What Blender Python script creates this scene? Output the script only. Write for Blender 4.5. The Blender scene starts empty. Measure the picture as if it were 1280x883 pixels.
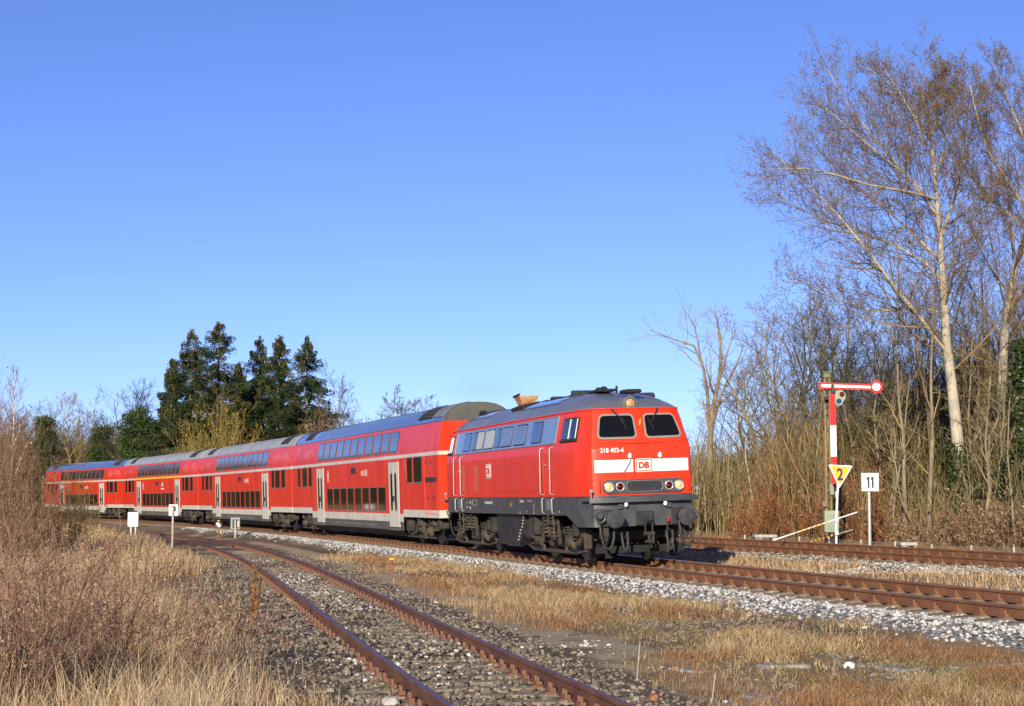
import bpy, math, random
import numpy as np
from mathutils import Vector, Matrix
PI = math.pi
rad = math.radians
S = bpy.context.scene
COL = S.collection

# ------------------------------------------------------------------ camera, sky, sun, exposure
F, HY, CAMH = 2145.9, 625.5, 1.446          # focal length in photo pixels, horizon row, eye above rail
cd = bpy.data.cameras.new('camera'); cam = bpy.data.objects.new('camera', cd); COL.objects.link(cam)
cd.sensor_width = 36.0; cd.lens = F / 1280 * 36.0; cd.clip_start = .5; cd.clip_end = 6000
PITCH = math.atan((HY - 441.5) / F)
cam.location = (0, 0, CAMH); cam.rotation_euler = (PI / 2 + PITCH, 0, 0)
S.camera = cam
SUN_EL, SUN_AZ = rad(16.5), rad(13.5)
to_sun = Vector((-math.sin(SUN_AZ) * math.cos(SUN_EL), -math.cos(SUN_AZ) * math.cos(SUN_EL), math.sin(SUN_EL)))
W = bpy.data.worlds.new('World'); S.world = W; W.use_nodes = True
wn = W.node_tree.nodes; wl = W.node_tree.links
sky = wn.new('ShaderNodeTexSky'); sky.sky_type = 'NISHITA'; sky.sun_disc = False
sky.sun_elevation = SUN_EL; sky.sun_rotation = PI + SUN_AZ
sky.altitude = 1000; sky.air_density = 0.8; sky.dust_density = 0.3; sky.ozone_density = 4.0
bg = wn['Background']; bg.inputs['Strength'].default_value = 0.115
tint = wn.new('ShaderNodeMix'); tint.data_type = 'RGBA'; tint.blend_type = 'MULTIPLY'; tint.inputs[0].default_value = 1
tint.inputs[7].default_value = (.84, .79, 1.07, 1)          # a slightly violet winter blue
wl.new(sky.outputs[0], tint.inputs[6]); wl.new(tint.outputs[2], bg.inputs[0])
sd = bpy.data.lights.new('sun', 'SUN'); sd.energy = 5.0; sd.angle = rad(.5); sd.color = (1, .90, .72)
sun = bpy.data.objects.new('sun', sd); COL.objects.link(sun); sun.location = (0, 0, 60)
sun.rotation_euler = (-to_sun).to_track_quat('-Z', 'Y').to_euler()
S.view_settings.view_transform = 'Standard'; S.view_settings.look = 'None'
S.view_settings.exposure = 0.46; S.view_settings.gamma = 1.0
S.render.engine = 'CYCLES'
S.cycles.max_bounces = 6; S.cycles.diffuse_bounces = 2; S.cycles.glossy_bounces = 3
S.cycles.transparent_max_bounces = 6; S.cycles.use_denoising = True

# ------------------------------------------------------------------ helpers
def at(px, py, Y):
    """point at distance Y seen at photo pixel (px, py)"""
    c, s = math.cos(PITCH), math.sin(PITCH)
    dx = (px - 640) / F; dy = -(py - 441.5) / F
    t = Y / (c - dy * s)
    return Vector((dx * t, Y, CAMH + (dy * c + s) * t))

def tag(o, label=None, cat=None, group=None, kind=None):
    if label: o['label'] = label
    if cat: o['category'] = cat
    if group: o['group'] = group
    if kind: o['kind'] = kind
    return o

def empty(name, loc=(0, 0, 0), rot=(0, 0, 0)):
    o = bpy.data.objects.new(name, None); COL.objects.link(o)
    o.location = loc; o.rotation_euler = rot; o.empty_display_size = .3
    return o

def link(me, name, parent=None):
    o = bpy.data.objects.new(name, me); COL.objects.link(o)
    if parent is not None: o.parent = parent
    return o

def mesh(name, V, Fs, mats, parent=None, mi=None, smooth=False, attrs=None):
    """V (n,3); Fs list of int arrays (m,k); mi material index per array"""
    V = np.asarray(V, np.float32).reshape(-1, 3)
    Fs = [np.asarray(f, np.int32) for f in Fs]
    keep = [i for i, f in enumerate(Fs) if f.size]
    if mi is None: mi = [0] * len(Fs)
    Fs = [Fs[i] for i in keep]; mi = [mi[i] for i in keep]
    me = bpy.data.meshes.new(name)
    me.vertices.add(len(V)); me.vertices.foreach_set('co', V.ravel())
    lv = np.concatenate([f.ravel() for f in Fs])
    lens = np.concatenate([np.full(len(f), f.shape[1], np.int32) for f in Fs])
    ls = np.concatenate([[0], np.cumsum(lens)[:-1]]).astype(np.int32)
    me.loops.add(len(lv)); me.loops.foreach_set('vertex_index', lv)
    me.polygons.add(len(lens)); me.polygons.foreach_set('loop_start', ls)
    mm = np.concatenate([np.broadcast_to(np.asarray(m, np.int32), (len(f),)) for f, m in zip(Fs, mi)]).astype(np.int32)
    for m in (mats if isinstance(mats, (list, tuple)) else [mats]): me.materials.append(m)
    me.polygons.foreach_set('material_index', mm)
    me.polygons.foreach_set('use_smooth', np.full(len(lens), smooth != 'flat'))
    for k, a in (attrs or {}).items():
        at_ = me.attributes.new(k, 'FLOAT', 'POINT'); at_.data.foreach_set('value', np.asarray(a, np.float32))
    me.update(calc_edges=True); me.validate()
    if not smooth and not attrs: me.set_sharp_from_angle(angle=rad(28))
    return link(me, name, parent)

class MB:
    """collects shapes, builds them as one mesh object"""
    def __init__(s): s.v = []; s.f = {}; s.n = 0
    def add(s, V, Fs, m=0):
        V = np.asarray(V, float).reshape(-1, 3)
        for f in Fs:
            f = np.asarray(f, int)
            if f.ndim == 1: f = f[None]
            s.f.setdefault((f.shape[1], m), []).append(f + s.n)
        s.v.append(V); s.n += len(V); return s
    def box(s, c, d, m=0, R=None, bev=0):
        x, y, z = [k / 2 for k in d]
        if bev > 0:
            b = bev; V = []
            for sx in (-1, 1):
                for sy in (-1, 1):
                    for sz in (-1, 1):
                        V += [(sx * x, sy * (y - b), sz * (z - b)), (sx * (x - b), sy * y, sz * (z - b)), (sx * (x - b), sy * (y - b), sz * z)]
            V = np.array(V); 
            import bmesh
            bm = bmesh.new(); vs = [bm.verts.new(p) for p in V]
            r = bmesh.ops.convex_hull(bm, input=vs)
            bm.verts.index_update(); V = np.array([v.co[:] for v in bm.verts])
            Fs = [[v.index for v in f.verts] for f in bm.faces]; bm.free()
        else:
            V = np.array([(a, b_, c_) for a in (-x, x) for b_ in (-y, y) for c_ in (-z, z)])
            Fs = [[0, 1, 3, 2], [4, 6, 7, 5], [0, 4, 5, 1], [2, 3, 7, 6], [0, 2, 6, 4], [1, 5, 7, 3]]
        if R is not None: V = V @ np.array(R).T
        return s.add(V + np.array(c), Fs, m)
    def tube(s, path, r, n=8, m=0, cap=True):
        P = np.asarray(path, float); r = np.broadcast_to(np.asarray(r, float), (len(P),))
        V, Fq = tubes(P[None], r[None], n)
        Fs = [Fq]
        if cap: Fs += [np.arange(n)[::-1][None], (np.arange(n) + (len(P) - 1) * n)[None]]
        return s.add(V, Fs, m)
    def cyl(s, a, b, r, n=12, m=0, r2=None): return s.tube([a, b], [r, r if r2 is None else r2], n, m)
    def prism(s, poly, y0, y1, m=0, axis=1):
        P = np.asarray(poly, float); n = len(P)
        def mk(t):
            q = np.zeros((n, 3)); o = [k for k in range(3) if k != axis]
            q[:, o[0]] = P[:, 0]; q[:, o[1]] = P[:, 1]; q[:, axis] = t; return q
        V = np.vstack([mk(y0), mk(y1)]); i = np.arange(n); j = (i + 1) % n
        return s.add(V, [i[None], (i + n)[::-1][None], np.stack([i, i + n, j + n, j], 1)], m)
    def build(s, name, mats, parent=None, smooth=False):
        ks = list(s.f); V = np.vstack(s.v)
        return mesh(name, V, [np.vstack(s.f[k]) for k in ks], mats, parent, [k[1] for k in ks], smooth)

def tubes(P, R, n):
    """P (N,K,3) R (N,K) -> verts, quads"""
    N, K, _ = P.shape
    T = np.empty_like(P); T[:, 1:-1] = P[:, 2:] - P[:, :-2]; T[:, 0] = P[:, 1] - P[:, 0]; T[:, -1] = P[:, -1] - P[:, -2]
    T /= np.linalg.norm(T, axis=2, keepdims=True) + 1e-9
    g = P[:, -1] - P[:, 0]
    ref = np.where((np.abs(g[:, 2]) > .8 * np.linalg.norm(g, axis=1))[:, None], [1., .13, 0], [.05, .1, 1.])[:, None, :]
    A = np.cross(T, np.broadcast_to(ref, T.shape)); A /= np.linalg.norm(A, axis=2, keepdims=True) + 1e-9
    B = np.cross(T, A)
    a = np.arange(n) * 2 * PI / n
    V = P[:, :, None] + R[:, :, None, None] * (A[:, :, None] * np.cos(a)[:, None] + B[:, :, None] * np.sin(a)[:, None])
    b = (np.arange(N) * K * n)[:, None, None] + (np.arange(K - 1) * n)[None, :, None]
    i = np.arange(n); j = (i + 1) % n
    Q = np.stack([b + i, b + j, b + n + j, b + n + i], -1).reshape(-1, 4)
    return V.reshape(-1, 3), Q

def text_mesh(body, bold=0.0, width=1.0):
    """flat lettering as (verts2d scaled to height 1 from x=0, faces)"""
    c = bpy.data.curves.new('t', 'FONT'); c.body = body; c.offset = bold; c.resolution_u = 3
    o = bpy.data.objects.new('t', c); COL.objects.link(o); bpy.context.view_layer.update()
    me = bpy.data.meshes.new_from_object(o.evaluated_get(bpy.context.evaluated_depsgraph_get()))
    V = np.array([v.co[:] for v in me.vertices])[:, :2]; Fs = [list(p.vertices) for p in me.polygons]
    bpy.data.objects.remove(o); bpy.data.curves.remove(c); bpy.data.meshes.remove(me)
    mn, mx = V.min(0), V.max(0); V = (V - mn) / (mx[1] - mn[1]); V[:, 0] *= width
    return V, Fs

# ------------------------------------------------------------------ materials
def mat(name, col, rough=.6, metal=0, col2=None, scale=8, bump=0, bscale=None, coat=0, spec=.5, detail=4, lo=.4, hi=.62, stretch=None, attr=None, sss=0, emit=None):
    m = bpy.data.materials.new(name); m.use_nodes = True
    N = m.node_tree.nodes; Lk = m.node_tree.links; b = N['Principled BSDF']
    b.inputs['Base Color'].default_value = (*col, 1); b.inputs['Roughness'].default_value = rough
    b.inputs['Metallic'].default_value = metal; b.inputs['Specular IOR Level'].default_value = spec
    b.inputs['Coat Weight'].default_value = coat; b.inputs['Coat Roughness'].default_value = .06
    if emit: b.inputs['Emission Color'].default_value = (*emit[0], 1); b.inputs['Emission Strength'].default_value = emit[1]
    src = None
    if col2 is not None or bump:
        tc = N.new('ShaderNodeTexCoord'); src = tc.outputs['Object']
        if stretch:
            mp = N.new('ShaderNodeMapping'); mp.inputs['Scale'].default_value = stretch; Lk.new(src, mp.inputs[0]); src = mp.outputs[0]
    if col2 is not None:
        r = N.new('ShaderNodeValToRGB'); r.color_ramp.elements[0].color = (*col, 1); r.color_ramp.elements[1].color = (*col2, 1)
        if attr:
            a = N.new('ShaderNodeAttribute'); a.attribute_name = attr; Lk.new(a.outputs['Fac'], r.inputs[0])
        else:
            r.color_ramp.elements[0].position = lo; r.color_ramp.elements[1].position = hi
            t = N.new('ShaderNodeTexNoise'); t.inputs['Scale'].default_value = scale; t.inputs['Detail'].default_value = detail
            Lk.new(src, t.inputs['Vector']); Lk.new(t.outputs['Fac'], r.inputs[0])
        Lk.new(r.outputs[0], b.inputs['Base Color'])
    if bump:
        t = N.new('ShaderNodeTexNoise'); t.inputs['Scale'].default_value = bscale or scale * 3; t.inputs['Detail'].default_value = 5
        Lk.new(src, t.inputs['Vector']); bp = N.new('ShaderNodeBump'); bp.inputs['Strength'].default_value = bump; bp.inputs['Distance'].default_value = .02
        Lk.new(t.outputs['Fac'], bp.inputs['Height']); Lk.new(bp.outputs[0], b.inputs['Normal'])
    return m

def ramp_attr(name, cols, rough=.8, trans=0, spec=.2):
    """colour chosen by the per-vertex attribute rnd"""
    m = bpy.data.materials.new(name); m.use_nodes = True
    N = m.node_tree.nodes; Lk = m.node_tree.links; b = N['Principled BSDF']
    b.inputs['Roughness'].default_value = rough; b.inputs['Specular IOR Level'].default_value = spec
    a = N.new('ShaderNodeAttribute'); a.attribute_name = 'rnd'
    r = N.new('ShaderNodeValToRGB'); e = r.color_ramp.elements
    while len(e) < len(cols): e.new(.5)
    for i, c in enumerate(cols): e[i].position = i / (len(cols) - 1); e[i].color = (*c, 1)
    Lk.new(a.outputs['Fac'], r.inputs[0]); Lk.new(r.outputs[0], b.inputs['Base Color'])
    if trans:
        o = N['Material Output']; t = N.new('ShaderNodeBsdfTranslucent'); x = N.new('ShaderNodeMixShader'); x.inputs[0].default_value = trans
        Lk.new(r.outputs[0], t.inputs[0]); Lk.new(b.outputs[0], x.inputs[1]); Lk.new(t.outputs[0], x.inputs[2]); Lk.new(x.outputs[0], o.inputs[0])
    return m

M = {}
M['red'] = mat('red_paint', (.64, .028, .007), .42, coat=.06, spec=.28, col2=(.70, .044, .013), scale=2.2, lo=.3, hi=.7, stretch=(1, 1, .35), bump=.03, bscale=3)
M['coach_red'] = mat('coach_red_paint', (.55, .020, .006), .38, coat=.08, spec=.3, col2=(.70, .042, .012), scale=2.6, lo=.3, hi=.7, stretch=(1, 1, .22), bump=.03, bscale=2.5)
M['faded_red'] = mat('faded_red_paint', (.64, .06, .035), .4, coat=.1, spec=.35, col2=(.66, .10, .07), scale=3, lo=.35, hi=.7)
M['panel_red'] = mat('panel_red_paint', (.68, .03, .02), .4, coat=.15)
M['white'] = mat('white_paint', (.78, .76, .70), .5, spec=.3, col2=(.72, .70, .63), scale=4)
M['sill_white'] = mat('grey_white_paint', (.56, .54, .48), .45, col2=(.47, .44, .37), scale=2.5, coat=.1)
M['stencil'] = mat('worn_stencil_paint', (.30, .29, .27), .6)
M['joint'] = mat('grimy_joint', (.16, .010, .008), .7)
M['yellow'] = mat('yellow_paint', (.75, .48, .03), .4)
M['skirt'] = mat('grey_paint', (.043, .047, .052), .45, col2=(.068, .068, .068), scale=3.5, coat=.05)
M['coach_skirt'] = mat('coach_grey_paint', (.075, .075, .07), .5, col2=(.11, .10, .085), scale=2)
M['roof'] = mat('locomotive_roof_paint', (.12, .12, .125), .36, col2=(.17, .16, .155), scale=1.2, coat=.25)
M['roof_blue'] = mat('smooth_roof_paint', (.05, .062, .095), .2, col2=(.07, .085, .12), scale=1.5, coat=.9)
M['roof_grey'] = mat('matt_roof_paint', (.26, .275, .285), .5, col2=(.32, .33, .33), scale=1.5)
M['roof_end'] = mat('dark_roof_end_paint', (.075, .075, .06), .5, col2=(.10, .098, .08), scale=2)
M['hatch'] = mat('roof_hatch_paint', (.16, .165, .165), .4)
M['band'] = mat('sky_tinted_panel_paint', (.115, .155, .25), .25, col2=(.15, .19, .285), scale=2, coat=.6)  # grey paint with the blue of the reflected sky mixed into its base colour
M['glass'] = mat('window_glass', (.010, .018, .035), .03, spec=.9, coat=.5)
M['dark_glass'] = mat('dark_window_glass', (.006, .0065, .007), .05, spec=.25)
M['frost'] = mat('frosted_pane', (.42, .42, .40), .45)
M['rubber'] = mat('black_rubber', (.022, .022, .022), .6)
M['alu'] = mat('aluminium', (.50, .50, .48), .38, metal=.5)
M['frame_grey'] = mat('window_frame_grey', (.22, .24, .24), .5)
M['screen_frame'] = mat('windscreen_rubber', (.22, .22, .19), .5)
M['black'] = mat('black_metal', (.018, .018, .018), .55, col2=(.03, .028, .026), scale=6)
M['buffer'] = mat('greased_steel', (.028, .028, .030), .45, col2=(.05, .047, .045), scale=9)
M['dirt'] = mat('brake_dust_metal', (.040, .030, .021), .8, col2=(.078, .057, .037), scale=5, bump=.4, bscale=30)
M['dirt2'] = mat('dark_brake_dust_metal', (.020, .017, .014), .8, col2=(.045, .035, .026), scale=4, bump=.3, bscale=25)
M['tank'] = mat('tank_paint', (.013, .013, .014), .55, col2=(.035, .030, .026), scale=3)
M['lamp'] = mat('lit_headlight', (.50, .34, .15), .2, emit=((1, .66, .28), .45))
M['toplamp'] = mat('lit_top_lamp', (.5, .26, .12), .2, emit=((1, .5, .22), .25))
M['redlamp'] = mat('red_lens', (.10, .003, .004), .25, spec=.3)
M['bluelamp'] = mat('blue_lens', (.003, .05, .16), .3, spec=.3)
M['lens_white'] = mat('white_lens', (.8, .8, .78), .25)
M['rust'] = mat('rust', (.20, .075, .028), .85, col2=(.30, .13, .055), scale=7, bump=.3)
M['rust_exhaust'] = mat('scorched_rust', (.36, .10, .028), .85, col2=(.42, .31, .15), scale=4.5, bump=.3, bscale=20)
M['soot_and_shade'] = mat('soot_and_shade', (.012, .011, .010), .9)
M['rail'] = mat('rail_rust', (.145, .058, .025), .8, col2=(.20, .085, .036), scale=2.2, bump=.15, bscale=40)
M['rail_top'] = mat('polished_rail_head', (.42, .43, .46), .28, metal=.9)
M['siding_rail'] = mat('dark_rail_rust', (.105, .040, .022), .62, col2=(.16, .066, .032), scale=2, bump=.15, bscale=40)
M['siding_top'] = mat('dull_rail_head', (.13, .07, .055), .42, metal=.35)
M['wood_sleeper'] = mat('weathered_sleeper', (.13, .092, .058), .9, col2=(.20, .15, .095), scale=6, bump=.5, stretch=(1, 6, 1))
M['tan_sleeper'] = mat('dusty_sleeper', (.155, .122, .078), .92, col2=(.27, .22, .145), scale=5, bump=.5, stretch=(1, 6, 1))
M['concrete'] = mat('concrete', (.34, .32, .28), .9, col2=(.42, .40, .36), scale=7, bump=.4)
M['slab'] = mat('old_grey_concrete', (.15, .14, .13), .95, col2=(.34, .33, .31), scale=9, bump=.9)
M['signal_red'] = mat('signal_red_enamel', (.70, .014, .012), .45, spec=.3)
M['signal_white'] = mat('signal_white_enamel', (.84, .82, .77), .5, spec=.3)
M['sign_yellow'] = mat('sign_yellow', (.80, .40, .012), .45)
M['sign_black'] = mat('sign_black', (.015, .015, .02), .5)
M['mast'] = mat('lichened_mast_paint', (.15, .15, .085), .8, col2=(.25, .19, .085), scale=6)
M['cab_green'] = mat('pale_green_paint', (.20, .25, .165), .6, col2=(.27, .31, .22), scale=4)
M['galv'] = mat('galvanised_steel', (.42, .42, .40), .5, metal=.3, col2=(.33, .33, .31), scale=9)
M['zinc_white'] = mat('white_tube_paint', (.68, .69, .72), .4)
M['post'] = mat('grey_post', (.40, .37, .31), .8, col2=(.30, .27, .22), scale=6)
M['board_grey'] = mat('board_grey', (.22, .25, .28), .6)
M['orange'] = mat('orange_marking', (.75, .30, .02), .5)
M['roof_tin'] = mat('rusty_tin_roof', (.17, .06, .045), .8, col2=(.33, .27, .22), scale=1.2, lo=.45, hi=.6)
M['plaster'] = mat('old_plaster', (.28, .2, .14), .9)

def ground_mat():
    m = bpy.data.materials.new('ground_earth'); m.use_nodes = True
    N = m.node_tree.nodes; L = m.node_tree.links; b = N['Principled BSDF']; b.inputs['Roughness'].default_value = .95; b.inputs['Specular IOR Level'].default_value = .1
    geo = N.new('ShaderNodeNewGeometry')
    def noise(sc, d=6, rough=.6):
        t = N.new('ShaderNodeTexNoise'); t.inputs['Scale'].default_value = sc; t.inputs['Detail'].default_value = d; t.inputs['Roughness'].default_value = rough
        L.new(geo.outputs['Position'], t.inputs['Vector']); return t.outputs['Fac']
    def ramp(f, c0, c1, p0=.35, p1=.65):
        r = N.new('ShaderNodeValToRGB'); r.color_ramp.elements[0].position = p0; r.color_ramp.elements[1].position = p1
        r.color_ramp.elements[0].color = (*c0, 1); r.color_ramp.elements[1].color = (*c1, 1); L.new(f, r.inputs[0]); return r.outputs[0]
    def mixc(f, a, c):
        x = N.new('ShaderNodeMix'); x.data_type = 'RGBA'
        L.new(f, x.inputs[0]); L.new(a, x.inputs[6]); L.new(c, x.inputs[7]); return x.outputs[2]
    def attr(n):
        a = N.new('ShaderNodeAttribute'); a.attribute_name = n; return a.outputs['Fac']
    def soft(a, sc, amt=.5):
        # break the zone's edge up with noise
        n = noise(sc, 5, .65); q = N.new('ShaderNodeMath'); q.operation = 'SUBTRACT'; L.new(n, q.inputs[0]); q.inputs[1].default_value = .5
        mu = N.new('ShaderNodeMath'); mu.operation = 'MULTIPLY_ADD'; L.new(q.outputs[0], mu.inputs[0]); mu.inputs[1].default_value = amt * 2; L.new(a, mu.inputs[2])
        mr = N.new('ShaderNodeMapRange'); mr.inputs[1].default_value = .4; mr.inputs[2].default_value = .6; L.new(mu.outputs[0], mr.inputs[0]); return mr.outputs[0]
    def stones(sc, c0, c1):
        v = N.new('ShaderNodeTexVoronoi'); v.inputs['Scale'].default_value = sc; L.new(geo.outputs['Position'], v.inputs['Vector'])
        s_ = N.new('ShaderNodeSeparateColor'); L.new(v.outputs['Color'], s_.inputs[0]); return ramp(s_.outputs[0], c0, c1, .1, .9)
    base = mixc(noise(.8), ramp(noise(30, 8, .7), (.045, .034, .022), (.17, .13, .085)), ramp(noise(34, 8, .7), (.10, .07, .038), (.38, .28, .16)))
    thatch = ramp(noise(26, 8, .7), (.11, .07, .033), (.42, .31, .165))
    dark = mixc(noise(2.2), stones(24, (.055, .046, .036), (.16, .135, .11)), ramp(noise(36, 8, .7), (.07, .052, .035), (.26, .20, .135)))
    white = stones(20, (.09, .087, .082), (.36, .355, .35))
    sand = ramp(noise(30, 8, .7), (.24, .18, .10), (.56, .46, .31))
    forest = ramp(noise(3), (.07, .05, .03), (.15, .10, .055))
    c = mixc(soft(attr('grass'), 1.2, .55), base, thatch)
    c = mixc(soft(attr('dark'), 1.7, .6), c, dark)
    c = mixc(soft(attr('sand'), 1.6, .6), c, sand)
    c = mixc(soft(attr('white'), 2.5, .5), c, white)
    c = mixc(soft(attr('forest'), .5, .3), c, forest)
    L.new(c, b.inputs['Base Color'])
    bp = N.new('ShaderNodeBump'); bp.inputs['Strength'].default_value = .8; bp.inputs['Distance'].default_value = .05
    L.new(noise(22, 6), bp.inputs['Height']); L.new(bp.outputs[0], b.inputs['Normal'])
    return m

# ------------------------------------------------------------------ the three tracks as plan curves
_mz = np.array([0, 10, 20, 25.2, 30.5, 35.8, 41, 47.55, 55.49, 81.06, 106.31, 131.06, 154.8, 176])
_mx = np.array([15.3, 12.1, 9.06, 7.54, 6.11, 4.70, 3.2, 1.25, -.95, -8.95, -17.95, -28.2, -40.5, -52.5])
_mp = np.polyfit(_mz / 100, _mx, 5)
main_x = lambda Y: np.polyval(_mp, Y / 100)
side_x = lambda Y: -2.7645 - .1956 * (Y - 30) - 2.0e-5 * (Y - 30) ** 2 - 1.751e-5 * (Y - 30) ** 3
back_x = lambda Y: 8.15 - .322 * (Y - 55) - .00065 * (Y - 55) ** 2
side_z = lambda Y: -.310 - .00055 * (Y - 30)
TR = {}
for nm, fx, fz, cant, y0, y1 in (('main', main_x, lambda Y: 0 * Y, .038, 2, 175), ('side', side_x, side_z, 0., 3, 100), ('back', back_x, lambda Y: .09 + 0 * Y, .06, 5, 190)):
    Y = np.arange(y0, y1, .05); X = fx(Y)
    s = np.concatenate([[0], np.cumsum(np.hypot(np.diff(X), .05))])
    st = np.arange(0, s[-1], .5); Y = np.interp(st, s, Y); X = fx(Y)
    T = np.stack([np.gradient(X, st), np.gradient(Y, st)], 1); T /= np.linalg.norm(T, axis=1, keepdims=True)
    TR[nm] = dict(P=np.stack([X, Y], 1), T=T, Z=fz(Y), s=st, cant=cant)

def off(nm, X, Y):
    """signed distance to the track's centre line (+ to the photo's right), rail height there and arc length"""
    t = TR[nm]; P = t['P'][::2]; T = t['T'][::2]
    Q = np.stack([np.ravel(X), np.ravel(Y)], 1); k = np.empty(len(Q), int)
    for a in range(0, len(Q), 20000):
        d = (Q[a:a + 20000, None, 0] - P[None, :, 0]) ** 2 + (Q[a:a + 20000, None, 1] - P[None, :, 1]) ** 2
        k[a:a + 20000] = d.argmin(1)
    D = Q - P[k]; along = (D * T[k]).sum(1)
    o = D[:, 0] * T[k][:, 1] - D[:, 1] * T[k][:, 0]
    o = np.where(np.abs(along) > 1.5, np.sign(o) * np.hypot(o, along), o)
    return o.reshape(np.shape(X)), t['Z'][::2][k].reshape(np.shape(X)), t['s'][::2][k].reshape(np.shape(X))

def vnoise(X, Y, seed=0):
    """cheap smooth value noise in 0..1"""
    def h(i, j): 
        n = np.sin(i * 127.1 + j * 311.7 + seed * 74.7) * 43758.5453
        return n - np.floor(n)
    i, j = np.floor(X), np.floor(Y); u, v = X - i, Y - j; u = u * u * (3 - 2 * u); v = v * v * (3 - 2 * v)
    return (h(i, j) * (1 - u) + h(i + 1, j) * u) * (1 - v) + (h(i, j + 1) * (1 - u) + h(i + 1, j + 1) * u) * v

def ground(X, Y):
    X = np.asarray(X, float); Y = np.asarray(Y, float)
    om, zm, sm = off('main', X, Y); os_, zs, ss = off('side', X, Y); ob, zb, sb = off('back', X, Y)
    base = -.50 + .10 * (vnoise(X * .35, Y * .35, 1) - .5) + .06 * (vnoise(X * 1.3, Y * 1.3, 2) - .5)
    base = np.where(os_ < -3, base + np.clip((-os_ - 3) * .02, 0, .12), base)
    base = np.where(om > 0, base + np.clip(om * .11, 0, .30), base)
    base = np.where(ob > 2.5, base + np.clip((ob - 2.5) * .03, 0, 3.), base)
    bm = -.225 + .038 * np.clip(om, -1.55, 1.55) - np.clip(np.abs(om) - 1.55, 0, 9) * .42
    bs = zs - .198 - np.clip(np.abs(os_) - 1.9, 0, 9) * .25
    bb = zb - .24 + .06 * np.clip(ob, -1.5, 1.5) - np.clip(np.abs(ob) - 1.5, 0, 9) * .30
    hh = np.sin(X * 2.1 + Y * 1.3) * .004
    g = np.maximum(np.maximum(base, bm), np.maximum(bs, bb)) + hh
    return g, dict(om=om, os=os_, ob=ob)

def make_ground():
    def axis(a, b, d, lo, hi):
        up = [b]; st = d
        while up[-1] < hi: st *= 1.22; up.append(up[-1] + st)
        dn = [a]; st = d
        while dn[-1] > lo: st *= 1.22; dn.append(dn[-1] - st)
        return np.array(dn[::-1][:-1] + list(np.arange(a, b, d)) + up)
    xs = axis(-22, 26, .3, -1500, 1500); ys = axis(11, 70, .3, -300, 2500)
    X, Y = np.meshgrid(xs, ys); g, o = ground(X, Y)
    nx, ny = len(xs), len(ys); i = np.arange(nx * ny).reshape(ny, nx)
    Q = np.stack([i[:-1, :-1], i[:-1, 1:], i[1:, 1:], i[1:, :-1]], -1).reshape(-1, 4)
    om, os_, ob = o['om'], o['os'], o['ob']
    box = lambda v, a, b, w: np.clip(np.minimum(v - a, b - v) / w + .5, 0, 1)
    white = np.maximum(np.maximum(box(om, -1.95, -.8, .4), box(om, .8, 2.0, .4) * .62), box(om, -.8, .8, .2) * .45)
    white = np.maximum(white, box(ob, -3.0, -.9, .5) * .38)
    dark = np.maximum(box(os_, -2.9, 1.9, .7), box(om, -4.6, -2.1, .9) * .58)
    dark = np.maximum(dark, box(ob, -3.4, 2.2, .6) * .9)
    sand = np.maximum(box(os_, 1.75, 3.1, .5) * (.42 + .45 * vnoise(X * .3, Y * .16, 5)), box(np.abs(os_), .3, 1.4, .3) * .38)
    grass = np.where(os_ < -2.6, .95, .25 + .6 * vnoise(X * .45, Y * .3, 7)); grass = np.where(om > 1.5, .8, grass)
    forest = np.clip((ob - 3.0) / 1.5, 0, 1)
    o_ = mesh('ground', np.stack([X, Y, g], -1).reshape(-1, 3), [Q], ground_mat(), smooth=True,
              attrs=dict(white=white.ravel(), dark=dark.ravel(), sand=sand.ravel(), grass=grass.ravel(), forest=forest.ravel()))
    tag(o_, kind='structure', label='railway ground of dark gravel, dry grass and white ballast')
make_ground()
def gz(x, y): return float(ground(np.array([x]), np.array([y]))[0][0])

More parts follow.
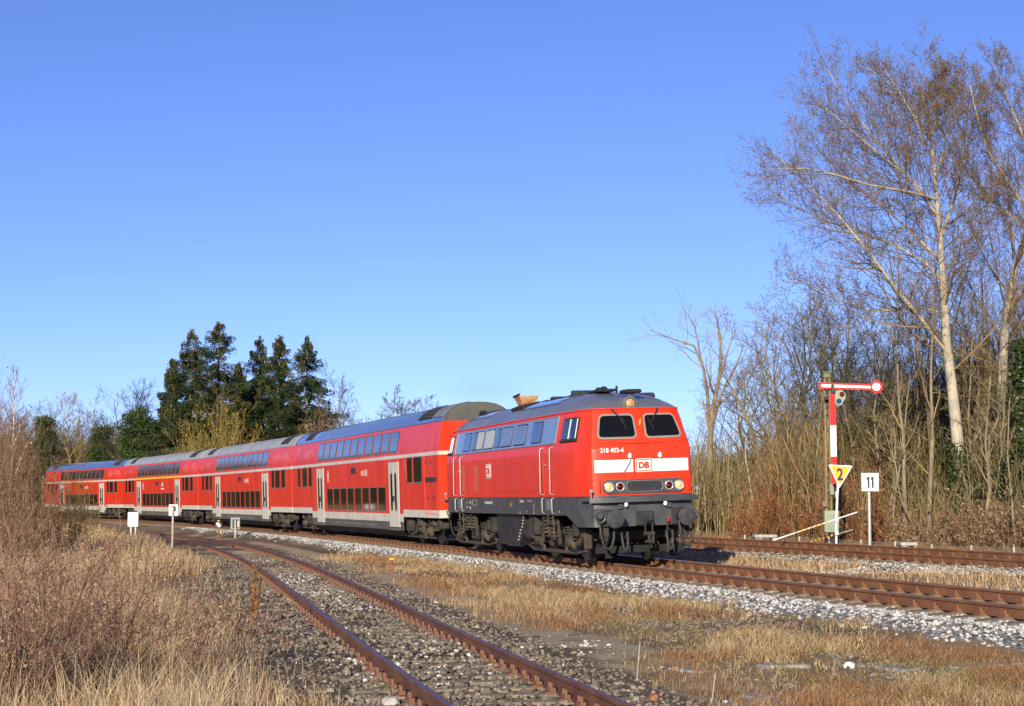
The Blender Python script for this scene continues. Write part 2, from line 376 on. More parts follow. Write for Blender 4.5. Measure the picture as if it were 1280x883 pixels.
# ------------------------------------------------------------------ rails, sleepers, fastenings
HP = [(-.075, -.172), (.075, -.172), (.075, -.160), (.012, -.140), (.010, -.052), (.036, -.038), (.036, -.008), (.026, 0), (-.026, 0), (-.036, -.008), (-.036, -.038), (-.010, -.052), (-.012, -.140), (-.075, -.160)]
def make_track(nm, label, rail_m, top_m, sleeper_m, pitch, sl_top, y_near, y_lim, with_clip=True, vis=(10, 90), seed=3):
    t = TR[nm]; P, T, Z, ca = t['P'], t['T'], t['Z'], t['cant']; Nn = np.stack([T[:, 1], -T[:, 0]], 1)
    sel = (P[:, 1] > y_near) & (P[:, 1] < y_lim)
    root = empty('railway_track', (P[sel][0][0], P[sel][0][1], Z[sel][0])); tag(root, label, 'railway track'); org = np.array(root.location)
    n = len(HP); hp = np.array(HP)
    def rail(sg):
        p, nn, z = P[sel], Nn[sel], Z[sel]
        V = np.empty((len(p), n, 3)); o_ = sg * .7535 + hp[:, 0]
        V[:, :, 0] = p[:, None, 0] + nn[:, None, 0] * o_; V[:, :, 1] = p[:, None, 1] + nn[:, None, 1] * o_; V[:, :, 2] = z[:, None] + hp[:, 1] + o_ * ca
        k = len(p); b = (np.arange(k - 1) * n)[:, None]; i = np.arange(n); j = (i + 1) % n
        Q = np.stack([b + i, b + j, b + n + j, b + n + i], -1)
        top = Q[:, 7].reshape(-1, 4); rest = Q[:, [q for q in range(n) if q != 7]].reshape(-1, 4)
        r_ = mesh('rail', V.reshape(-1, 3) - org, [rest, top, np.arange(n)[None]], [M[rail_m], M[top_m]], root, [0, 1, 0])
        return r_
    rails = [rail(-1), rail(1)]
    ss = np.arange(t['s'][sel][0] + .3, t['s'][sel][-1], pitch)
    sp = np.stack([np.interp(ss, t['s'], P[:, 0]), np.interp(ss, t['s'], P[:, 1]), np.interp(ss, t['s'], Z)], 1)
    an = np.arctan2(np.interp(ss, t['s'], T[:, 1]), np.interp(ss, t['s'], T[:, 0])) - PI / 2
    sleeper = MB().box((0, 0, sl_top - .08), (2.6, .25, .16), bev=.012)
    clip = MB()
    for q in (0.,):
        clip.box((q, 0, sl_top + .009), (.36, .17, .018))
        for e in (-.105, .105):
            for dy in ((-.0, ) if nm != 'side' else (-.05, .05)):
                clip.box((q + e, dy, sl_top + .035), (.06, .07, .045)); clip.cyl((q + e * 1.05, dy, sl_top + .02), (q + e * 1.05, dy, sl_top + .105), .020, 6)
    rng = np.random.default_rng(seed)
    inview = [i for i in range(len(ss)) if vis[0] < sp[i, 1] < vis[1] and abs(sp[i, 0]) < .31 * sp[i, 1] + 1.6]
    near = set(inview[:100]); s0 = c0 = None; rest = MB(); restc = MB(); nr = 0
    for i in range(len(ss)):
        loc = sp[i] - org; rz = an[i] + rng.normal(0, .012)
        if i in near:
            if s0 is None:
                s0 = sleeper.build('sleeper', M[sleeper_m], root); c0 = clip.build('fastening', M[rail_m], s0); c0.location.x = -.7535; s_ = s0; c_ = c0.copy(); COL.objects.link(c_); c_.parent = s0; c_.location.x = .7535
            else:
                s_ = s0.copy(); COL.objects.link(s_); s_.parent = root
                
                for q in (-.7535, .7535): c_ = c0.copy(); COL.objects.link(c_); c_.parent = s_; c_.location.x = q
            s_.location = loc; s_.rotation_euler = (0, -ca, rz)
        else:
            R = np.array(Matrix.Rotation(rz, 3, 'Z') @ Matrix.Rotation(-ca, 3, 'Y'))
            rest.add(np.vstack(sleeper.v) @ R.T + loc, [np.vstack(f) for f in sleeper.f.values()])
            nr += 1
    if nr: tag(rest.build('sleepers', M[sleeper_m], root), kind='stuff')
    return root
make_track('side', 'dark rusty siding track curving through gravel and dry grass in front of the train', 'siding_rail', 'siding_top', 'tan_sleeper', .63, -.172, 8, 95, vis=(10, 90))
make_track('main', 'track with shiny rail heads on white ballast that the red train runs on', 'rail', 'rail_top', 'wood_sleeper', .65, -.172, 6, 172, vis=(18, 130), seed=4)
make_track('back', 'brown track behind the locomotive passing the signal at the wood edge', 'rail', 'rail_top', 'wood_sleeper', .65, -.172, 20, 185, vis=(36, 110), seed=5)

# ------------------------------------------------------------------ shapes lying on a curved side
def warp(c, p):
    """unit square point -> quad c = bl, br, tr, tl"""
    x, y = p[:, 0:1], p[:, 1:2]; bl, br, tr, tl = [np.array(q, float) for q in c]
    return bl * (1 - x) * (1 - y) + br * x * (1 - y) + tr * x * y + tl * (1 - x) * y
def rr(r, ry=None, n=4):
    """unit rounded rectangle, counter-clockwise"""
    ry = r if ry is None else ry; P = []
    for cx, cy, a0 in ((1 - r, ry, -90), (1 - r, 1 - ry, 0), (r, 1 - ry, 90), (r, ry, 180)):
        for k in range(n + 1):
            a = rad(a0 + 90 * k / n); P.append((cx + r * math.cos(a), cy + ry * math.sin(a)))
    return np.array(P)
def plate(mb, surf, poly, o, depth, m=0, rings=(1, .66, .33)):
    """plate of outline poly (2-D surface coordinates) standing o proud of the surface"""
    poly = np.asarray(poly, float); n = len(poly); c = poly.mean(0)
    L2 = [c + (poly - c) * k for k in rings] + [c[None]]
    V = [surf(q[:, 0], q[:, 1], o) for q in L2]; V.append(surf(poly[:, 0], poly[:, 1], o - depth))
    i = np.arange(n); j = (i + 1) % n; Fs = []
    R = len(rings)
    for k in range(R - 1): Fs.append(np.stack([i + k * n, j + k * n, j + (k + 1) * n, i + (k + 1) * n], 1))
    Fs.append(np.stack([i + (R - 1) * n, j + (R - 1) * n, np.full(n, R * n)], 1))
    b = R * n + 1; Fs.append(np.stack([i, i + b, j + b, j], 1))
    mb.add(np.vstack(V), Fs, m); return mb
def quad(mb, surf, corners, o, depth, r=.12, ry=None, m=0, n=4):
    return plate(mb, surf, warp(corners, rr(r, ry, n)), o, depth, m)
def grid(mb, surf, u0, u1, h0, h1, nu, nh, o, depth, m=0):
    us = np.linspace(u0, u1, nu + 1); hs = np.linspace(h0, h1, nh + 1); U, Hh = np.meshgrid(us, hs)
    V = surf(U.ravel(), Hh.ravel(), o); i = np.arange(U.size).reshape(U.shape)
    Q = np.stack([i[:-1, :-1], i[:-1, 1:], i[1:, 1:], i[1:, :-1]], -1).reshape(-1, 4)
    e = np.concatenate([i[0], i[1:, -1], i[-1, -2::-1], i[-2:0:-1, 0]]); back = surf(U.ravel()[e], Hh.ravel()[e], o - depth)
    k = len(e); a = np.arange(k); b = (a + 1) % k
    mb.add(np.vstack([V, back]), [Q, np.stack([e[a], U.size + a, U.size + b, e[b]], 1)], m); return mb
def letters(mb, surf, body, u0, h0, size, o, m=0, dirn=1, bold=0., width=1., shear=0):
    V, Fs = text_mesh(body, bold, width); q = V * size
    mb.add(surf(u0 + dirn * q[:, 0], h0 + q[:, 1], o), [np.array(f) for f in Fs], m); return q[:, 0].max()

# ------------------------------------------------------------------ the diesel locomotive
LX, LY, LTH = 1.17, 47.554, .2569
CANT = .0351
PLAN = np.array([(0, 1.5), (3, 1.5), (5.6, 1.5), (6.2, 1.485), (6.7, 1.44), (7.05, 1.385), (7.32, 1.32), (7.50, 1.265), (7.60, 1.21), (7.645, 1.12), (7.665, .8), (7.678, .4), (7.68, 0)])
LV = np.array([(1.05, 1.5, 7.68), (1.58, 1.5, 7.68), (2.0, 1.5, 7.68), (2.63, 1.5, 7.68), (2.66, 1.498, 7.677), (2.69, 1.490, 7.664), (3.0, 1.424, 7.556), (3.3, 1.359, 7.449), (3.46, 1.322, 7.392), (3.60, 1.29, 7.34)])
LROOF = np.array([(3.60, 1.29, 7.34), (3.65, 1.265, 7.22), (3.75, 1.18, 6.93), (3.865, 1.05, 6.58), (3.965, .87, 6.18), (4.04, .66, 5.75), (4.09, .42, 5.3), (4.115, .18, 4.95), (4.12, .04, 4.8)])
def lvl(h, tab): return np.interp(h, tab[:, 0], tab[:, 1]), np.interp(h, tab[:, 0], tab[:, 2])
def plan_at(h, tab):
    w, f = lvl(h, tab); u = PLAN[:, 0].copy(); k = u > 4.6
    u[k] = 4.6 + (u[k] - 4.6) * (f - 4.6) / (7.68 - 4.6)
    return np.stack([u, PLAN[:, 1] * w / 1.5], 1)
def loop_at(h, tab):
    q = plan_at(h, tab); a = q[:-1]
    fr = np.vstack([a * [1, -1], q[-1:], a[::-1] * [1, 1]])          # visible side -> nose -> far side
    bk = np.vstack([(a * [-1, 1])[1:], q[-1:] * [-1, 1], (a[::-1] * [-1, -1])[:-1]])
    P = np.vstack([fr, bk]); return np.column_stack([P, np.full(len(P), h)])
def stack(mb, hs, tab, m=0, cap_top=False, cap_bot=False):
    L_ = [loop_at(h, tab) for h in hs]; n = len(L_[0]); i = np.arange(n); j = (i + 1) % n
    Fs = [np.stack([i + k * n, j + k * n, j + (k + 1) * n, i + (k + 1) * n], 1) for k in range(len(L_) - 1)]
    if cap_top: Fs.append((i + (len(L_) - 1) * n)[None])
    if cap_bot: Fs.append(i[::-1][None])
    mb.add(np.vstack(L_), Fs, m)
def with_normal(f):
    def s(u, h, o=0.):
        u = np.asarray(u, float); h = np.asarray(h, float); e = .02
        p = f(u, h); a = f(u + e, h) - f(u - e, h); b = f(u, h + e) - f(u, h - e)
        n = np.cross(a, b); n /= np.linalg.norm(n, axis=-1, keepdims=True); return p + n * np.asarray(o)
    return s
def _lside(u, h):
    out = np.empty(u.shape + (3,))
    for k in np.ndindex(u.shape):
        q = plan_at(h[k], LV); out[k] = (u[k], -np.interp(abs(u[k]), q[:, 0], q[:, 1]), h[k])
    return out
lside = with_normal(_lside)                  # (u, h) on the visible long side
def _lfront(v, h):
    out = np.empty(v.shape + (3,))
    for k in np.ndindex(v.shape):
        q = plan_at(h[k], LV); out[k] = (np.interp(-abs(v[k]), -q[:, 1], q[:, 0]), v[k], h[k])
    return out
lfront = with_normal(_lfront)                # (y, h) on the nose
def flat_front(u):
    return lambda y, h, o=0.: np.stack([u + o + 0 * np.asarray(y, float), np.asarray(y, float), np.asarray(h, float)], -1)

def disc(mb, c, ax, r, t, n=20, m=0, r2=None):
    c = np.array(c, float); ax = np.array(ax, float); mb.cyl(c, c + ax * t, r, n, m, r2)
def wheel_mesh(r):
    w = MB()
    for s in (-1, 1):
        y0 = s * .70
        w.cyl((0, y0, 0), (0, s * .83, 0), r, 32); w.cyl((0, s * .68, 0), (0, s * .705, 0), r + .028, 32)
        w.cyl((0, s * .83, 0), (0, s * .838, 0), r * .82, 24)
    w.cyl((0, -.7, 0), (0, .7, 0), .09, 12); return w
def spring_mesh(r, h, turns):
    t = np.linspace(0, 1, turns * 12 + 1); a = t * turns * 2 * PI
    return MB().tube(np.stack([r * np.cos(a), r * np.sin(a), t * h], 1), r * .22, 6)

def make_loco():
    root = empty('diesel_locomotive', (LX, LY, 0), (CANT, 0, LTH - PI / 2))
    tag(root, 'red diesel locomotive numbered 218 403-4 with a white nose stripe, hauling the train', 'locomotive')
    b = MB(); stack(b, LV[1:, 0], LV)
    body = b.build('body', M['red'], root)
    # a soft crease: shade smooth by angle
    r = MB(); stack(r, LROOF[:, 0], LROOF, cap_top=True)
    roof = r.build('roof', M['roof'], root, smooth=True)
    g = MB(); n_ = 60
    hs = [3.585, 3.60, 3.622]
    lip = np.array([(3.585, 1.306, 7.356), (3.60, 1.312, 7.362), (3.622, 1.303, 7.353)]); stack(g, hs, lip); stack(g, [3.622, 3.6225], np.array([(3.622, 1.303, 7.353), (3.6225, 1.25, 7.28)]))
    g.build('gutter', M['red'], root)
    # grey underframe skirt: long sides with dropped ends, and both noses
    sk = MB()
    for s in (-1, 1):
        for (h0, h1, us) in ((1.13, 1.575, np.linspace(-6.95, 6.95, 24)),):
            pl = plan_at(1.3, LV); y = lambda u: s * (np.interp(np.abs(u), pl[:, 0], pl[:, 1]) - .004)
            V = np.vstack([np.stack([us, y(us), 0 * us + h1], 1), np.stack([us, y(us), 0 * us + h0], 1), np.stack([us, y(us) - s * .05, 0 * us + h0], 1)])
            i = np.arange(len(us) - 1); k = len(us)
            sk.add(V, [np.stack([i, i + k, i + k + 1, i + 1], 1), np.stack([i + k, i + 2 * k, i + 2 * k + 1, i + k + 1], 1)])
        for e in (-1, 1):   # slanted end aprons
            pl = plan_at(1.3, LV); q = [(6.30, 1.13), (6.92, .86), (6.95, .86), (6.95, 1.575), (6.30, 1.575)]
            P = np.array(q); yy = s * (np.interp(P[:, 0], pl[:, 0], pl[:, 1]) - .004)
            V = np.column_stack([P[:, 0] * e, yy, P[:, 1]]); V2 = V - [0, s * .05, 0]; i = np.arange(5); j = (i + 1) % 5
            sk.add(np.vstack([V, V2]), [i[None], (i + 5)[None], np.stack([i, j, j + 5, i + 5], 1)])
    for e in (-1, 1):
        pl = plan_at(1.3, LV); pl = pl[pl[:, 0] > 6.9]; P = np.vstack([[[6.95, np.interp(6.95, *plan_at(1.3, LV).T)]], pl])
        P = np.vstack([P * [1, -1], P[-2::-1]]) - [.004, 0]; k = len(P); i = np.arange(k - 1)
        V = np.vstack([np.column_stack([P[:, 0] * e, P[:, 1] * .997, np.full(k, h)]) for h in (.86, 1.02, 1.3, 1.575)])
        for q in range(3): sk.add(V, [np.stack([i + q * k, i + 1 + q * k, i + 1 + (q + 1) * k, i + (q + 1) * k], 1)]) if q == 0 else sk.add(V[q * k:(q + 2) * k], [np.stack([i, i + 1, i + 1 + k, i + k], 1)])
        sk.add(np.array([(e * 7.66, -1.1, .861), (e * 7.66, 1.1, .861), (e * 6.9, 1.35, .861), (e * 6.9, -1.35, .861)]), [[0, 1, 2, 3]])
    sk.box((0, 0, 1.35), (13.5, 2.6, .4))
    sk.build('underframe_skirt', M['skirt'], root)
    # engine room panel with its windows
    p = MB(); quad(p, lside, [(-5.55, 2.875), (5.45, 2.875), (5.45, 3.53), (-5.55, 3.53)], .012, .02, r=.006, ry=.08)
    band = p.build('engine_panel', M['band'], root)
    e_ = MB()
    for h in (2.875, 3.53): e_.tube(lside(np.linspace(-5.5, 5.4, 30), np.full(30, h), .012), .012, 5)
    for u in (-5.55, 5.45): e_.tube(lside(np.full(6, u), np.linspace(2.88, 3.525, 6), .012), .014, 5)
    e_.build('panel_edge', M['frame_grey'], band)
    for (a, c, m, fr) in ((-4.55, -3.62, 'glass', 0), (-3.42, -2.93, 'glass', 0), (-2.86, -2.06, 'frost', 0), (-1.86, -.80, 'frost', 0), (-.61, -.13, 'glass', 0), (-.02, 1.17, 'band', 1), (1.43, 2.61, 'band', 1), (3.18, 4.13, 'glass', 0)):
        q = [(a, 2.925), (c, 2.925), (c, 3.475), (a, 3.475)]
        f_ = MB(); quad(f_, lside, q, .022, .02, r=.09, ry=.13)
        w = f_.build('window', M['rubber'], root)
        g_ = MB(); d = .028; quad(g_, lside, [(a + d, 2.925 + d), (c - d, 2.925 + d), (c - d, 3.475 - d), (a + d, 3.475 - d)], .027, .012, r=.08, ry=.11)
        if fr:
            for x in np.linspace(2.965, 3.44, 9): g_.tube(lside(np.array([a + .07, c - .07]), np.array([x, x]), .03), .008, 4)
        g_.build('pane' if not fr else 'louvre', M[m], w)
    # cab side windows, front and rear, with their sliding frames
    for sg in (1, -1):
        a, c = 5.93, 6.93
        q = [(a, 2.90), (c, 2.90), (c - .06, 3.45), (a, 3.45)]; q = [(x * sg, h) for x, h in q]
        if sg < 0: q = [q[1], q[0], q[3], q[2]]
        f_ = MB(); quad(f_, lside, q, .024, .03, r=.10, ry=.13)
        sl = [(x + (q[0][0] * .5 + q[1][0] * .5 - x) * .02, 2.885) for x in (q[0][0], q[1][0])]
        f_.tube(lside(np.linspace(q[0][0] - .02, q[1][0] + .02, 8), np.full(8, 2.90), .03), .030, 6)
        w = f_.build('cab_window', M['rubber'], root)
        g_ = MB(); quad(g_, lside, warp(q, np.array([(.06, .09), (.94, .09), (.94, .92), (.06, .92)])), .030, .012, r=.07, ry=.1)
        g_.build('pane', M['glass'], w)
        for t in (.52, .93):
            g_ = MB(); x = warp(q, np.array([(t, .08), (t, .93)])); g_.tube(lside(x[:, 0], x[:, 1], .034), .016, 5); g_.build('window_bar', M['alu'], w)
    # cab doors: seams and handrails
    for sg in (1, -1):
        f_ = MB(); a, c = sorted((sg * 4.50, sg * 5.22))
        for (x0, x1, y0, y1) in ((a, a, 1.62, 2.82), (c, c, 1.62, 2.82), (a, c, 1.62, 1.62), (a, c, 2.82, 2.82)):
            f_.tube(lside(np.linspace(x0, x1, 5), np.linspace(y0, y1, 5), .001), .005, 4)
        d = f_.build('door', M['panel_red'], root)
        quad(MB(), lside, [(a, 1.62), (c, 1.62), (c, 2.82), (a, 2.82)], .004, .004)
        MB().cyl(lside(np.array(sg * 4.66), np.array(2.35)), lside(np.array(sg * 4.66), np.array(2.35), .05), .02).tube(lside(np.array([sg * 4.66, sg * 4.80]), np.array([2.36, 2.36]), .05), .014, 6).build('handle', M['alu'], d)
        for u in (sg * 4.42, sg * 5.30):
            pts = [lside(np.array(u), np.array(h), o) for h, o in ((1.63, 0), (1.65, .07), (1.7, .085), (2.72, .085), (2.77, .07), (2.79, 0))]
            MB().tube(pts, .013, 8).build('handrail', M['galv'], root)
            pts = [lside(np.array(u - .0), np.array(h), o) for h, o in ((1.55, 0), (1.53, .05), (1.2, .05), (1.17, 0))]
            MB().tube(pts, .014, 8).build('handrail', M['galv'], root)
        quad(MB(), lside, [(sg * 4.86 - .2, 1.26), (sg * 4.86 + .2, 1.26), (sg * 4.86 + .2, 1.52), (sg * 4.86 - .2, 1.52)], .006, .006, r=.15).build('step_recess', M['hatch'], root)
        MB().box((sg * 4.86, -1.42, .62), (.52, .22, .03)).box((sg * 4.86, -1.46, .92), (.5, .14, .03)).cyl((sg * 4.63, -1.45, .55), (sg * 4.63, -1.47, 1.16), .022).cyl((sg * 5.09, -1.45, .55), (sg * 5.09, -1.47, 1.16), .022).build('ladder', M['dirt'], root)
    # side access panels
    for (a, c, h0, h1, m) in ((-4.65, -4.05, 1.74, 2.48, 'faded_red'), (-2.98, -2.32, 1.74, 2.48, 'faded_red'), (-.11, .95, 1.72, 2.46, 'panel_red'), (1.34, 2.37, 1.72, 2.46, 'panel_red'), (3.12, 3.76, 1.72, 2.46, 'panel_red')):
        f_ = MB(); quad(f_, lside, [(a, h0), (c, h0), (c, h1), (a, h1)], .010, .012, r=.04)
        pn = f_.build('side_panel', M[m], root)
        s_ = MB(); pts = [(a, h0), (c, h0), (c, h1), (a, h1), (a, h0)]; P = np.array(pts)
        for k in range(4): s_.tube(lside(np.linspace(P[k, 0], P[k + 1, 0], 4), np.linspace(P[k, 1], P[k + 1, 1], 4), .003), .007, 4)
        s_.build('seam', M['black'], pn)
    def emblem(surf, u, h, w, hh, o, nm='emblem'):
        e0 = MB(); cq = lambda a, b_: [(u - a / 2, h - b_ / 2), (u + a / 2, h - b_ / 2), (u + a / 2, h + b_ / 2), (u - a / 2, h + b_ / 2)]
        quad(e0, surf, cq(w, hh), o, .006, r=.10, ry=.14); em = e0.build(nm, M['white'], root)
        e1 = MB(); quad(e1, surf, cq(w * .93, hh * .90), o + .0025, .002, r=.09, ry=.13, m=0); quad(e1, surf, cq(w * .83, hh * .77), o + .005, .002, r=.06, ry=.1, m=1)
        e1.build('border', [M['red'], M['white']], em)
        V, _ = text_mesh('DB', .06); k = hh * .50; wd = V[:, 0].max() * k; s_ = (w * .64) / wd
        e2 = MB(); letters(e2, surf, 'DB', u - w * .32, h - k / 2, k, o + .0075, bold=.06, width=s_); e2.build('lettering', M['red'], em)
    emblem(lside, -1.18, 2.31, .56, .40, .008)
    # painted marks on the skirt (small stencils and symbols)
    sm = MB(); rng = random.Random(4)
    for (u, h, w, t) in [(-3.9, 1.43, .10, .03), (-3.9, 1.30, .14, .04), (-3.55, 1.44, .12, .09), (-3.55, 1.27, .13, .08), (-3.3, 1.43, .03, .12), (-2.95, 1.50, .5, .012), (-2.95, 1.36, .5, .012), (-3.2, 1.43, .012, .14), (-2.7, 1.43, .012, .14), (2.3, 1.47, .4, .05), (2.95, 1.48, .12, .03), (3.2, 1.48, .1, .04), (3.45, 1.38, .06, .03), (3.45, 1.31, .06, .03), (3.45, 1.24, .06, .03), (3.45, 1.17, .1, .03), (2.75, 1.21, .05, .04), (5.75, 1.22, .05, .05)] + [(-1.7 + k * .10, 1.43, .07, .075) for k in range(9)]:
        quad(sm, lside, [(u - w / 2, h - t / 2), (u + w / 2, h - t / 2), (u + w / 2, h + t / 2), (u - w / 2, h + t / 2)], .002, .002, r=.1)
    sm.build('stencil_marks', M['sill_white'], root)
    sm = MB()
    for (u, h, w, t) in [(1.15, 1.40, .12, .13), (2.1, 1.18, .09, .06), (-4.45, 1.2, .07, .05)]: plate(sm, lside, [(u - w / 2, h - t / 2), (u + w / 2, h - t / 2), (u, h + t / 2)], .003, .003)
    sm.build('warning_marks', M['orange'], root)
    # nose: white stripe, emblem, number, lightning flash
    for a, c in ((-1.14, -.235), (.235, 1.155)): grid(MB_ := MB(), lfront, -c, -a, 2.115, 2.405, 40, 1, .009, .008); MB_.build('nose_stripe', M['white'], root)
    emblem(lfront, .03, 2.262, .42, .31, .012)
    nb = MB(); letters(nb, lfront, '218 403-4', -1.02, 2.575, .105, .017, bold=.02, width=.98); nb.build('number_lettering', M['white'], root)
    fl = MB(); pts = np.array([(-.01, 0), (.05, .10), (.02, .10), (.055, .19), (-.02, .08), (.012, .08), (-.03, .02)]) + [.04, 3.20]
    fl.add(lfront(pts[:, 0], pts[:, 1], .004), [np.arange(7)[None]]); fl.build('lightning_flash', M['yellow'], root)
    # windscreens
    for (bl, br, tr, tl) in (((-1.06, 2.89), (-.075, 2.885), (-.10, 3.475), (-.93, 3.475)), ((.125, 2.885), (1.06, 2.90), (.90, 3.475), (.14, 3.475))):
        f_ = MB(); quad(f_, lfront, (bl, br, tr, tl), .018, .03, r=.13, ry=.19)
        w = f_.build('windscreen', M['screen_frame'], root)
        g_ = MB(); quad(g_, lfront, warp((bl, br, tr, tl), np.array([(.045, .07), (.955, .07), (.955, .93), (.045, .93)])), .024, .012, r=.11, ry=.16)
        g_.build('pane', M['dark_glass'], w)
    for y0, y1 in ((-.62, -.33), (.52, .34)):
        w = MB(); P = lfront(np.linspace(y0, y1, 6), np.linspace(3.58, 3.27, 6), .055); w.tube(P, .013, 5); w.tube(P[:3], .022, 6)
        w.tube(lfront(np.array([y1 - .10, y1 + .02]), np.array([3.38, 3.10]), .036), .012, 5)
        w.build('wiper', M['black'], root)
    MB().tube(lfront(np.linspace(-.53, .58, 8), np.full(8, 2.775), .03), .011, 5).build('grab_bar', M['red'], root)
    h_ = MB(); h_.tube([lfront(np.array(y), np.array(h), o) for y, h, o in ((-.47, 2.14, 0), (-.47, 2.14, .05), (-.44, 2.16, .06), (-.32, 2.36, .06), (-.30, 2.39, .04), (-.30, 2.39, 0))], .011, 6); h_.build('grab_bar', M['board_grey'], root)
    for y in (-.32, .42):
        q = MB(); q.cyl(lfront(np.array(y), np.array(2.48)), lfront(np.array(y), np.array(2.48), .05), .04, 12); q.box(lfront(np.array(y), np.array(2.49), .06), (.06, .075, .13), bev=.02)
        q.build('marker_light', M['lens_white'], root)
    # lamp panel
    lp = MB(); quad(lp, lfront, [(-1.00, 1.615), (1.0, 1.615), (1.0, 1.945), (-1.0, 1.945)], .05, .06, r=.075, ry=.46, n=6); lpo = lp.build('lamp_panel', M['skirt'], root)
    gq = MB(); quad(gq, lfront, [(-.40, 1.67), (.44, 1.67), (.44, 1.89), (-.40, 1.89)], .056, .02, r=.1, ry=.42, n=5); gg = gq.build('grille', M['black'], lpo)
    for k in range(7): pass
    sl = MB()
    for h in np.linspace(1.695, 1.865, 6): sl.tube(lfront(np.linspace(-.36, .40, 6), np.full(6, h), .06), .008, 4)
    sl.build('grille_bars', M['skirt'], lpo)
    fr_ = MB(); pts = warp([(-.42, 1.655), (.46, 1.655), (.46, 1.905), (-.42, 1.905)], rr(.1, .42, 5)); pts = np.vstack([pts, pts[:1]]); fr_.tube(lfront(pts[:, 0], pts[:, 1], .055), .011, 5); fr_.build('grille_frame', M['hatch'], lpo)
    def lamp(y, h, rim, m, nm, r_, surf, o=.05):
        q = MB(); c = surf(np.array(y), np.array(h), o); a = np.arange(25) * 2 * PI / 24
        q.tube(np.stack([c[0] + .012 + 0 * a, c[1] + r_ * np.cos(a), c[2] + r_ * np.sin(a)], 1), .016, 6)
        q.cyl(c - [.02, 0, 0], c + [.006, 0, 0], r_, 20); ob = q.build(nm, M[rim], root)
        g_ = MB(); t = np.linspace(0, 1, 5); 
        for k in range(4): g_.cyl(c + [.006 + .028 * (1 - t[k] ** 2), 0, 0], c + [.006 + .028 * (1 - t[k + 1] ** 2), 0, 0], max(r_ * .93 * t[k], .002), 18, r2=r_ * .93 * t[k + 1])
        g_.build('lens', M[m], ob, smooth=True)
    for y in (-.85, .87): lamp(y, 1.778, 'alu', 'lamp', 'headlight', .105, lfront)
    for y in (-.585, .615): lamp(y, 1.778, 'alu', 'redlamp', 'tail_light', .095, lfront)
    hb = MB(); hb.cyl((6.3, -.05, 3.76), (7.10, -.05, 3.74), .175, 20); hb.build('headlight_housing', M['roof'], root)
    lamp(-.05, 3.74, 'skirt', 'toplamp', 'headlight', .125, lambda y, h, o=0: np.array([7.11, float(y), float(h)]), 0)
    for y in (-1.07, 1.10):
        q = MB(); q.tube([lfront(np.array(y), np.array(h), o) for h, o in ((1.66, 0), (1.66, .05), (1.69, .06), (1.92, .06), (1.95, .05), (1.95, 0))], .012, 6); q.build('grab_bar', M['red'], root)
    # footplate shelf, buffer beam gear
    for e in (1, -1):
        sh = MB(); sh.prism([(7.40 * e, -1.46), (7.72 * e, -1.34), (7.86 * e, -1.02), (7.88 * e, 0), (7.86 * e, 1.02), (7.72 * e, 1.34), (7.40 * e, 1.46)][::e], 1.47, 1.535, axis=2)
        sh.prism([(7.72 * e, -1.34), (7.86 * e, -1.02), (7.88 * e, 0), (7.86 * e, 1.02), (7.72 * e, 1.34), (7.69 * e, 1.32), (7.83 * e, 1.0), (7.85 * e, 0), (7.83 * e, -1.0), (7.69 * e, -1.32)][::e], 1.42, 1.47, axis=2)
        sh.build('footplate', M['skirt'], root)
        for s in (-1, 1):
            q = MB(); y = s * .875; x = lambda a: e * a
            q.box((x(7.70), y, 1.05), (.08, .42, .40), bev=.03); q.cyl((x(7.70), y, 1.05), (x(8.0), y, 1.05), .135, 16); q.cyl((x(7.98), y, 1.05), (x(8.13), y, 1.05), .105, 16)
            bo = q.build('buffer', M['black'], root)
            d = MB(); R = .212; t = np.linspace(0, 1, 6); xs = 8.185 + .02 * (1 - t ** 2)
            d.cyl((x(8.12), y, 1.05), (x(8.185), y, 1.05), R, 28)
            for k in range(5): d.cyl((x(xs[k]), y, 1.05), (x(xs[k + 1]), y, 1.05), max(R * t[k], .002), 28, r2=R * t[k + 1])
            d.build('buffer_head', M['buffer'], bo)
            wl_ = MB(); wl_.box((x(7.70), s * .60, 1.33), (.09, .12, .14), bev=.01); wl_.build('lamp_bracket', M['skirt'], root)
            wl_ = MB(); wl_.box((x(7.79), s * .48, 1.375), (.10, .075, .13), bev=.02); wl_.build('marker_light', M['lens_white'], root)
            ps = MB(); ps.cyl((x(7.74), s * 1.30, 1.52), (x(7.74), s * 1.30, 1.66), .014, 6); ps.box((x(7.74), s * 1.30, 1.69), (.06, .07, .08), bev=.01); ps.build('marker_post', M['board_grey'], root)
            sc = MB(); sc.box((x(7.66), s * 1.13, 1.19), (.12, .24, .18), bev=.02); sc.cyl((x(7.66), s * 1.13, 1.15), (x(7.84), s * 1.13, 1.12), .075, 12)
            a = np.linspace(-.2, PI + .2, 14); sc.tube(np.stack([x(7.85) + 0 * a, s * 1.13 + .12 * np.cos(a), 1.13 - .17 * np.sin(a)], 1), .022, 6)
            sc.build('cable_socket', M['skirt'], root)
            for (y0, y1, top, dep, mm) in ((1.14, .80, .98, .62, 'rubber'), (.62, .48, .72, .42, 'rubber')):
                a = np.linspace(0, PI, 14); c_ = (y0 + y1) / 2; w_ = (y0 - y1) / 2
                P = np.stack([x(7.82) + .05 * np.sin(a) * e, s * (c_ + w_ * np.cos(a)), top - dep * np.sin(a) ** .8], 1)
                P = np.vstack([[x(7.66), s * y0, top + .02], P, [x(7.7), s * y1, top + (-.12)]]); MB().tube(P, .030, 8).build('brake_hose', M[mm], root)
